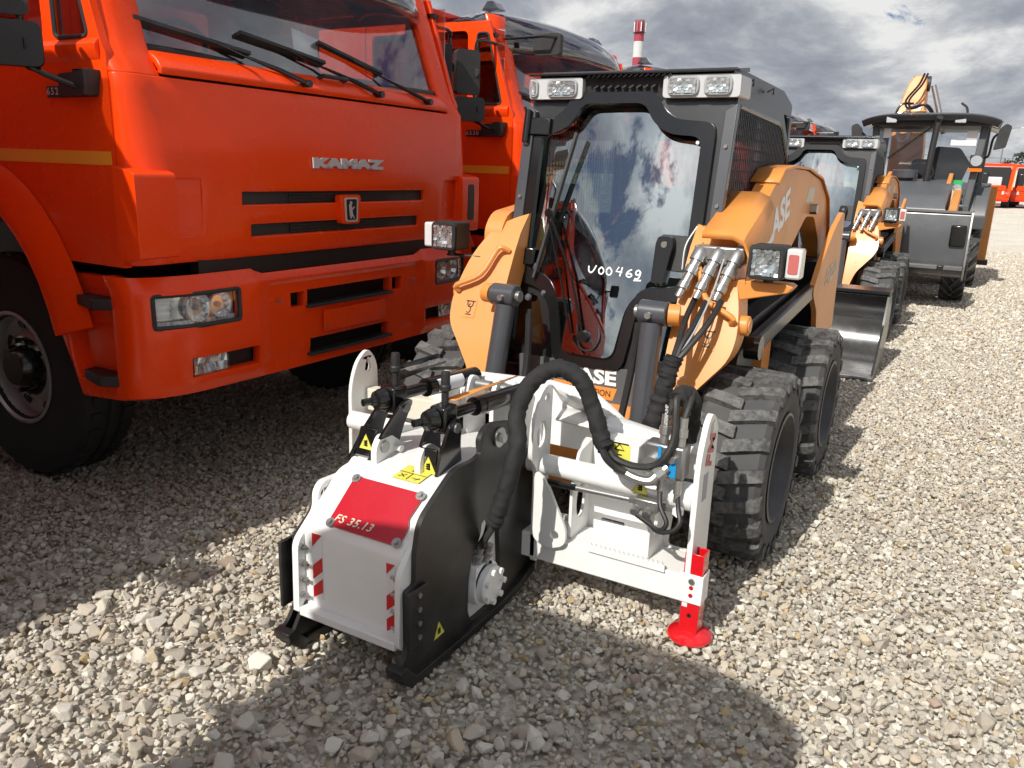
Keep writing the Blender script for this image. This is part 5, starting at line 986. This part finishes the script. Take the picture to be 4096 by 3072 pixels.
# ---------------------------------------------------------------- backhoe loader
BX, BY = -.92, 13.2
def big_wheel(par, x, y, r, w, nl, chev):
    car, lg = tread_tyre(x, y, r, r, w, nl, .045, True, chev, .055)
    o = obj('wheel', car, 'rubber', par); obj('tyre_tread', lg, 'tread', o, smooth=30); sg = 1 if x > 0 else -1
    obj('rim', MB().lathe([(r*.57, w*.42), (r*.58, w*.48), (r*.53, w*.45), (r*.48, w*.1), (.12, w*.05), (.1, w*.2), (0, w*.2)], (x, y, r), (sg, 0, 0), 32), 'pod', o)
def make_backhoe():
    B = thing('backhoe_loader', 'orange and charcoal backhoe loader with a raised bucket, last machine in the row', 'backhoe', (BX, BY, 0))
    for s in (-1, 1):
        big_wheel(B, s*.70, 0, .46, .30, 18, .5); big_wheel(B, s*.74, 2.15, .70, .42, 20, .5)
    obj('chassis', MB().box(-.38, .38, -.6, 3.2, .45, .95), 'grey', B, bevel=.02); obj('front_axle', MB().box(-.6, .6, -.12, .12, .34, .56), 'grey', B, bevel=.03)
    hood = [(-.55, .95), (-.55, 1.25), (-.35, 1.45), (.3, 1.62), (1.15, 1.68), (1.15, .95)]
    hd = obj('engine_hood', MB().prism(rpoly(hood, [.02, .1, .15, .2, 0, 0], 5), 'x', -.46, .46), 'midgrey', B, bevel=.05, seg=4)
    obj('hood_trim', MB().box(-.47, .47, -.57, -.53, 1.26, 1.285), 'pod', hd); obj('grille', MB().box(-.40, .40, -.565, -.545, 1.0, 1.24), 'ink', hd)
    ac = obj('air_cleaner', MB().lathe([(0, .17), (.16, .17), (.18, .15), (.18, .05), (.13, .04), (.10, 0)], (-.20, .75, 1.64), (0, 0, 1), 24), 'cyl_grey', hd)
    obj('exhaust_stack', MB().tube([(.10, .72, 1.60), (.12, .72, 2.15), (.14, .72, 2.50), (.16, .66, 2.56)], .045, 14), 'plastic', B)
    # cab
    y0, y1 = 1.25, 2.75
    for s in (-1, 1):
        fp = obj('front_post', MB().bar((s*.76, y0+.05, 2.52), (s*.66, y0-.02, 1.15), .09, .10), 'midgrey', B, bevel=.015); obj('rear_post', MB().bar((s*.74, y1, 2.5), (s*.74, y1, 1.0), .08, .08), 'midgrey', B, bevel=.01)
        obj('mid_post', MB().bar((s*.80, 1.95, 2.5), (s*.80, 1.95, 1.0), .06, .06), 'midgrey', B, bevel=.01)
        obj('side_window', MB().add([(s*.78, y0+.1, 1.2), (s*.78, y1, 1.2), (s*.78, y1, 2.48), (s*.78, y0+.1, 2.48)], [(0, 1, 2, 3)]), 'glass_clear', B)
        lm = obj('indicator_lamp', MB().box(s*.715-.09, s*.715+.09, y0-.16, y0-.06, 1.86, 2.05), 'plastic', B, bevel=.01); obj('lamp_disc', MB().cyl((s*.715, y0-.16, 1.965), (s*.715, y0-.175, 1.965), .078, n=24), 'reflector', lm); obj('amber_strip', MB().box(s*.715-.09, s*.715+.09, y0-.165, y0-.08, 1.81, 1.858), 'amber', lm)
        obj('front_lamp', MB().cyl((s*.52, y0-.12, 1.56), (s*.52, y0-.06, 1.56), .06, n=20), 'reflector', B)
        fd = [(1.35, .95), (1.30, 1.15), (1.45, 1.45), (1.75, 1.62), (2.45, 1.65), (2.95, 1.50), (2.95, 1.42), (2.45, 1.56), (1.78, 1.53), (1.52, 1.38), (1.42, 1.15), (1.46, .95)]
        obj('rear_fender', MB().prism(fd, 'x', min(s*.52, s*.97), max(s*.52, s*.97)), 'midgrey', B, bevel=.02)
        obj('side_console', MB().box(min(s*.46, s*.72), max(s*.46, s*.72), 1.15, 2.7, .95, 1.32), 'midgrey', B, bevel=.02)
        mr = obj('mirror_arm', MB().tube(spline([(s*.80, y0, 2.02), (s*.86, y0-.05, 2.05), (s*.88, y0-.08, 2.28), (s*.94, y0-.1, 2.36)], 4), .018, 8), 'gloss_black', B); obj('mirror_housing', MB().prism(rpoly([(s*.90, 2.12), (s*1.06, 2.16), (s*1.10, 2.46), (s*1.02, 2.50), (s*.94, 2.42)], .03), 'y', y0-.18, y0-.10), 'plastic', mr, bevel=.02, seg=3)
        arm = [(-1.05, .90), (-.95, 1.12), (.2, 1.42), (.85, 1.55), (1.0, 1.42), (.3, 1.18), (-.7, .88), (-.95, .80)]
        la = obj('loader_arm', MB().prism(rpoly(arm, .06, 3), 'x', min(s*.50, s*.60), max(s*.50, s*.60)), 'tan', B, bevel=.012)
        obj('lift_cylinder', MB().cyl((s*.55, .75, .75), (s*.55, -.1, 1.20), .045, n=14), 'chrome', la); obj('dump_cylinder', MB().cyl((s*.42, .6, 1.62), (s*.42, -.35, 1.30), .04, n=14), 'chrome', la); obj('dump_link', MB().bar((s*.42, .95, 1.72), (s*.42, -.10, 1.42), .06, .12), 'tan', la, bevel=.01)
        obj('stabilizer', MB().box(s*1.0-.08, s*1.0+.08, 3.05, 3.25, .35, 1.60), 'tan', B, bevel=.01); obj('stabilizer_foot', MB().box(s*1.0-.12, s*1.0+.12, 3.0, 3.3, .28, .36), 'plastic', B)
    def rfn(u, v):
        a = abs(u)/.96; f = (2.9-v)/1.95
        return (u, v+.10*a**4*(1 if v < 2 else -1), 2.665-.10*a**4-.035*max(0, (abs(v-1.95)-.7)/.3)**2)
    rf = obj('cab_roof', MB().grid(rfn, frange([-.96, -.7, .7, .96], .06), frange([.95, 1.1, 1.25, 2.65, 2.95], .1)), 'grey', B, solid=.10, bevel=.03, seg=3, smooth=50)
    obj('roof_underside', MB().box(-.80, .80, 1.05, 2.85, 2.46, 2.55), 'ink', rf)
    for x in (-.52, .42): rl = obj('roof_lamp', MB().box(x-.075, x+.075, .97, 1.05, 2.50, 2.60), 'reflector', rf, bevel=.01)
    obj('front_glass', MB().add([(-.66, y0, 1.55), (.66, y0, 1.55), (.74, y0+.05, 2.52), (-.74, y0+.05, 2.52)], [(0, 1, 2, 3)]), 'glass_clear', B)
    obj('rear_glass', MB().add([(-.7, y1, 1.3), (.7, y1, 1.3), (.7, y1, 2.5), (-.7, y1, 2.5)], [(0, 1, 2, 3)]), 'glass_clear', B)
    obj('wiper', MB().bar((.05, y0-.03, 2.46), (-.52, y0-.04, 1.98), .02, .03), 'gloss_black', B); 
    for x, z, w, h in ((-.58, 2.36, .05, .07), (.60, 2.34, .07, .06), (.50, 2.23, .17, .04)): obj('window_sticker', MB().box(x-w, x+w, y0-.012, y0-.010, z-h, z+h), 'paper', B)
    obj('registration_sticker', MB().box(.40, .58, y0-.03, y0-.028, 1.60, 1.68), 'green', B)
    st = obj('seat', MB().prism(rrect(-.24, .24, 1.35, 2.0, .08), 'y', 2.15, 2.3), 'seat_grey', B, bevel=.04); obj('seat_cushion', MB().box(-.25, .25, 1.75, 2.2, 1.25, 1.38), 'seat_grey', st, bevel=.03); obj('plastic_wrap', MB().prism(rpoly([(-.05, 1.62), (.52, 1.60), (.62, 1.95), (.45, 2.18), (.1, 2.2), (-.02, 1.9)], .05), 'y', 1.98, 2.02), 'seat_grey', st)
    sw = obj('steering_wheel', MB().tube([(-.05+.19*math.cos(a), 1.55+.09*math.sin(a), 1.78+.15*math.sin(a)) for a in [2*math.pi*i/24 for i in range(24)]], .018, 6, closed=True), 'plastic', B)
    obj('cab_floor', MB().box(-.72, .72, 1.2, 2.75, .95, 1.05), 'interior', B); obj('dash', MB().box(-.5, .3, 1.22, 1.45, 1.3, 1.66), 'interior', B, bevel=.04)
    # front bucket, curled
    bp = [(-1.55, .42), (-1.30, .40), (-1.12, .52), (-1.05, .75), (-1.06, 1.05), (-1.18, 1.25), (-1.20, 1.25), (-1.09, 1.04), (-1.08, .76), (-1.15, .55), (-1.31, .44), (-1.55, .45)]
    bout = [(-1.18, 1.28), (-1.28, 1.26), (-1.34, .95), (-1.38, .60), (-1.32, .48), (-1.15, .42), (-.98, .50), (-.92, .75), (-1.0, 1.1)]
    bk = obj('front_bucket', MB().prism(rpoly(bout, [.02, .03, .1, .1, .08, .08, .1, .1, .05], 5), 'x', -.80, .80), 'polished_grey', B, bevel=.004, smooth=40)
    for s in (-1, 1): obj('bucket_side', MB().prism(rpoly([(-1.16, 1.30), (-1.30, 1.29), (-1.37, .95), (-1.41, .58), (-1.34, .45), (-1.14, .39), (-.94, .48), (-.88, .75), (-.97, 1.1)], .03), 'x', s*.815-.010, s*.815+.010), 'steel', bk, bevel=.003)
    obj('bucket_rim', MB().box(-.80, .80, -1.30, -1.20, 1.262, 1.29), 'steel', bk); obj('bucket_edge', MB().box(-.80, .80, -1.42, -1.36, .555, .585), 'steel', bk)
    for x in (-.2, .55): obj('edge_bolt', MB().box(x-.04, x+.04, -1.425, -1.38, .53, .60), 'grey', bk, bevel=.01)
    obj('bucket_hook', MB().box(.60, .78, -1.40, -1.30, .85, 1.12), 'gloss_black', bk, bevel=.02)
    # backhoe boom behind the cab
    bsec = [(.9, .28, -.42), (1.6, .28, -.42), (2.2, .27, -.43), (2.6, .255, -.45), (2.9, .205, -.46), (3.15, .165, -.45), (3.30, .15, -.43), (3.40, .12, -.415), (3.455, .06, -.41)]
    bmm = MB()
    for z, w, cx in bsec:
        y = 3.12+max(0, z-2.6)*.42; dpt = .50-.10*max(0, z-2.4)
        bmm.v += [(cx-w, y, z), (cx+w, y, z), (cx+w, y+dpt, z), (cx-w, y+dpt, z)]
    for q in range(len(bsec)-1):
        for k in range(4): bmm.f.append((q*4+k, q*4+(k+1) % 4, q*4+4+(k+1) % 4, q*4+4+k))
    bmm.f += [(3, 2, 1, 0), tuple(range(len(bmm.v)-4, len(bmm.v)))]
    bo = obj('boom', bmm, 'tan', B, bevel=.02, seg=3, smooth=40)
    text('lettering', 'CASE', .30, 'letter_white', bo, (-.46, 3.105, 2.62), (.22, .30, 1), (-1, 0, .22), extrude=.001, bold=.012)
    obj('boom_cylinder', MB().cyl((-.16, 3.2, 3.25), (.12, 3.15, 2.45), .045, n=14), 'chrome', B); obj('boom_pin', MB().cyl((-.5, 3.15, 2.78), (-.2, 3.15, 2.78), .06, n=16), 'tan', bo); obj('boom_cap', MB().cyl((-.52, 3.62, 3.32), (-.24, 3.62, 3.32), .13, n=18), 'plastic', bo)
    for k_, q in enumerate((.0, .05)): obj('boom_hose', MB().tube(spline([(-.32+q, 3.12, 3.44), (-.38+q, 3.05, 3.25), (-.54+q, 3.0, 3.0), (-.48+q, 3.0, 2.86), (-.26+q, 2.98, 2.92), (-.10+q*.5, 3.0, 2.75), (-.08, 3.0, 2.5)], 5), .018, 8), 'gloss_black', bo)
    obj('boom_hose', MB().tube(spline([(-.42, 3.1, 2.95), (-.62, 3.05, 2.92), (-.72, 3.0, 2.6)], 5), .02, 8), 'gloss_black', bo); obj('boom_hose', MB().tube(spline([(.32, 3.1, 2.95), (.42, 3.05, 2.85), (.44, 3.0, 2.6)], 5), .02, 8), 'gloss_black', bo)
    di = obj('dipper', MB().prism(rpoly([(3.75, 3.25), (4.1, 3.1), (4.2, 1.6), (4.0, 1.5)], .05), 'x', -.45, -.28), 'tan', B, bevel=.01); obj('swing_post', MB().box(-.3, .3, 3.1, 3.3, .5, 1.2), 'tan', B, bevel=.02)
    obj('beacon_shield', MB().box(.74, .86, 1.45, 1.50, 1.75, 2.05), 'amber', B) if False else None
    return B
M['polished_grey'] = paint('bucket_paint', (.07, .074, .08), .22, .3, .12)
backhoe = make_backhoe()
# the machine parked ahead of the near loader, behind the photographer: its cab roof throws the foreground shadow
tr_ = copy_tree(backhoe, skip=('front_bucket', 'loader_arm', 'boom', 'boom_cylinder', 'dipper', 'swing_post', 'stabilizer', 'stabilizer_foot', 'exhaust_stack', 'mirror_arm', 'rear_fender'))
tr_.name = 'wheel_tractor'; tr_.location = (-1.38, -3.36, 0); tr_.scale = (.80, 1, 1); tr_['label'] = 'charcoal cab tractor parked out of view that shades the gravel in front'; tr_['category'] = 'tractor'
# ---------------------------------------------------------------- far background
ck = thing('chimney', 'tall red and white striped industrial chimney rising behind the trucks', 'chimney', (-100.1, 250, 0))
for z0, z1, m_ in ((0, 17.5, 'chim_red'), (17.5, 28, 'chim_white'), (28, 36.0, 'chim_red'), (36.0, 40.6, 'chim_white'), (40.6, 46.6, 'chim_red')):
    ra = 1.75-.3*z0/46.6; rb = 1.75-.3*z1/46.6; obj('chimney_band', MB().lathe([(ra, z0), (rb, z1)], (0, 0, 0), (0, 0, 1), 28), m_, ck)
obj('chimney_platform', MB().lathe([(1.4, 42.9), (1.95, 43.0), (1.95, 43.15), (1.4, 43.2)], (0, 0, 0), (0, 0, 1), 24), 'grey', ck)
obj('chimney_rim', MB().lathe([(1.45, 46.4), (1.52, 46.5), (1.52, 46.75), (1.2, 46.75), (1.2, 46.3)], (0, 0, 0), (0, 0, 1), 24), 'steel', ck)
for i in range(10):
    a = 2*math.pi*i/10; obj('antenna', MB().box(-.12, .12, -.06, .06, 43.4, 46.0, Matrix.Rotation(a, 4, 'Z') @ Matrix.Translation((0, -1.85, 0))), 'paper' if i % 2 else 'steel', ck)
def far_truck(x, y, label, rz):
    t = thing('tipper_truck', label, 'truck', (x, y, 0), rz, 'far trucks parked facing away')
    for s in (-1, 1):
        obj('side_post', MB().bar((s*1.05, 0, .8), (s*1.15, .3, 3.1), .22, .25), 'red', t, bevel=.02); obj('amber_strip', MB().bar((s*1.22, -.03, 1.3), (s*1.27, .24, 2.9), .05, .06), 'amber_tape', t); obj('white_post', MB().bar((s*1.30, .1, 1.5), (s*1.33, .35, 2.7), .10, .10), 'pod', t)
        obj('tail_lamp', MB().box(s*.95-.16, s*.95+.16, -.1, .0, .98, 1.10), 'lens_red', t, bevel=.01); obj('lamp_cluster', MB().box(s*.7-.07, s*.7+.07, -.12, 0, .95, 1.2), 'pod', t)
        for dy in (1.2, 2.5, 5.0): w = obj('wheel', MB().lathe([(.25, -.25), (.50, -.27), (.55, -.2), (.55, .2), (.5, .27), (.25, .25)], (s*.95, dy, .55), (1, 0, 0), 24), 'rubber_dark', t)
    obj('body_shell', MB().prism([(1.1, 3.0), (1.15, 3.15), (7, 3.0), (7, .9), (.3, .9)], 'x', -1.2, 1.2), 'red_dump', t, bevel=.03); obj('dark_opening', MB().box(-.95, .95, .25, 1.2, 1.28, 2.9), 'ink', t); obj('top_bar', MB().box(-1.2, 1.2, .2, .6, 2.98, 3.16), 'red', t, bevel=.02); obj('rear_plate', MB().box(-1.15, 1.15, -.02, .1, .55, 1.25), 'red', t, bevel=.02)
    obj('machinery', MB().box(-.5, .5, .1, .6, 1.3, 2.2), 'pod', t, bevel=.06); obj('machinery', MB().box(-.9, -.4, .0, .5, 1.5, 2.5), 'grey', t, bevel=.08); obj('hopper', MB().prism([(-.9, 1.25), (.9, 1.25), (.8, 1.6), (-.8, 1.6)], 'y', -.1, .3), 'red', t); obj('bumper_bar', MB().box(-1.1, 1.1, -.1, 0, .45, .55), 'tape_red', t)
    return t
far_truck(.35, 71, 'red utility truck seen end-on far away, just right of the backhoe', R(-1)); far_truck(2.75, 73, 'red utility truck at the right edge of the photo, far away', R(-2)); far_truck(4.9, 75, 'red utility truck farthest right, mostly beyond the photo edge', R(-2))
fd = thing('dump_truck', 'low red dump body standing between the two far red trucks', 'truck', (1.45, 82, 0)); obj('dump_body', MB().prism(rpoly([(-1.2, .9), (1.2, .9), (1.3, 2.0), (-1.3, 2.0)], .05), 'y', 0, 6), 'red', fd); [obj('wheel', MB().lathe([(.2, -.25), (.55, -.2), (.55, .2), (.2, .25)], (s*.9, 1, .55), (1, 0, 0), 20), 'rubber_dark', fd) for s in (-1, 1)]
lp = thing('lamp_post', 'thin street lamp post in the far distance above the red trucks', 'lamp post', (.9, 120, 0)); obj('mast', MB().tube([(0, 0, 0), (0, 0, 8.0)], [.10, .06], 8), 'steel', lp); obj('lamp_arm', MB().tube([(0, 0, 8.0), (.7, 0, 8.4), (1.6, 0, 8.45)], .04, 6), 'steel', lp); obj('lamp_head', MB().box(1.5, 2.3, -.1, .1, 8.4, 8.5), 'pod', lp, bevel=.03)
wl_ = obj('power_line', MB().tube(spline([(-30, 125, 6.6), (0, 122, 4.9), (25, 120, 6.0)], 8), .025, 5), 'ink'); tag(wl_, 'thin overhead wire sagging across the sky at the right', 'wire')
def far_tree(x, y, h, w, label, seed):
    t = thing('tree', label, 'tree', (x, y, 0), 0, 'bare dark trees on the horizon'); r = random.Random(seed); obj('trunk', MB().tube([(0, 0, 0), (0, 0, h*.6)], [.25, .1], 8), 'treefar', t); mb = MB()
    for i in range(420):
        a = r.uniform(0, 6.28); q = r.random()**.5; z = h*(.25+.75*r.random()); k = w*q*math.sin(min(1, (1.04-(z/h))*2.2)*1.5); p = Vector((k*math.cos(a), k*math.sin(a), z)); s = r.uniform(.15, .4); d1 = Vector((r.gauss(0, 1), r.gauss(0, 1), r.gauss(0, 1))).normalized()*s; d2 = d1.orthogonal().normalized()*s*.6; mb.add([p-d1, p+d2, p+d1, p-d2], [(0, 1, 2, 3)])
    obj('crown', mb, 'treefar', t, smooth=0)
far_tree(4.0, 150, 6.5, 3.6, 'rounded dark tree left of the farther red truck on the horizon', 1); far_tree(7.2, 155, 5.4, 3.2, 'lower dark tree at the right edge of the horizon', 2); far_tree(9.5, 150, 5.6, 3.5, 'dark tree beyond the right edge of the photo', 3)
bd = thing('building', 'small pale building on the horizon beside the dark tree', 'building', (2.2, 165, 0)); obj('wall', MB().box(-3, 3, 0, 5, 0, 3.4), 'concrete', bd); obj('roof', MB().prism([(-3.2, 3.4), (3.2, 3.4), (0, 4.0)], 'y', -.2, 5.2), 'grey', bd)
scr = obj('plastic_scrap', MB().prism(rpoly([(-.04, -.02), (.03, -.03), (.045, .01), (.0, .03)], .01), 'z', 0, .008), 'tape_red', loc=(-.93, 5.9, .025)); tag(scr, 'small red plastic scrap on the gravel beside the rear wheel of the near loader', 'scrap')
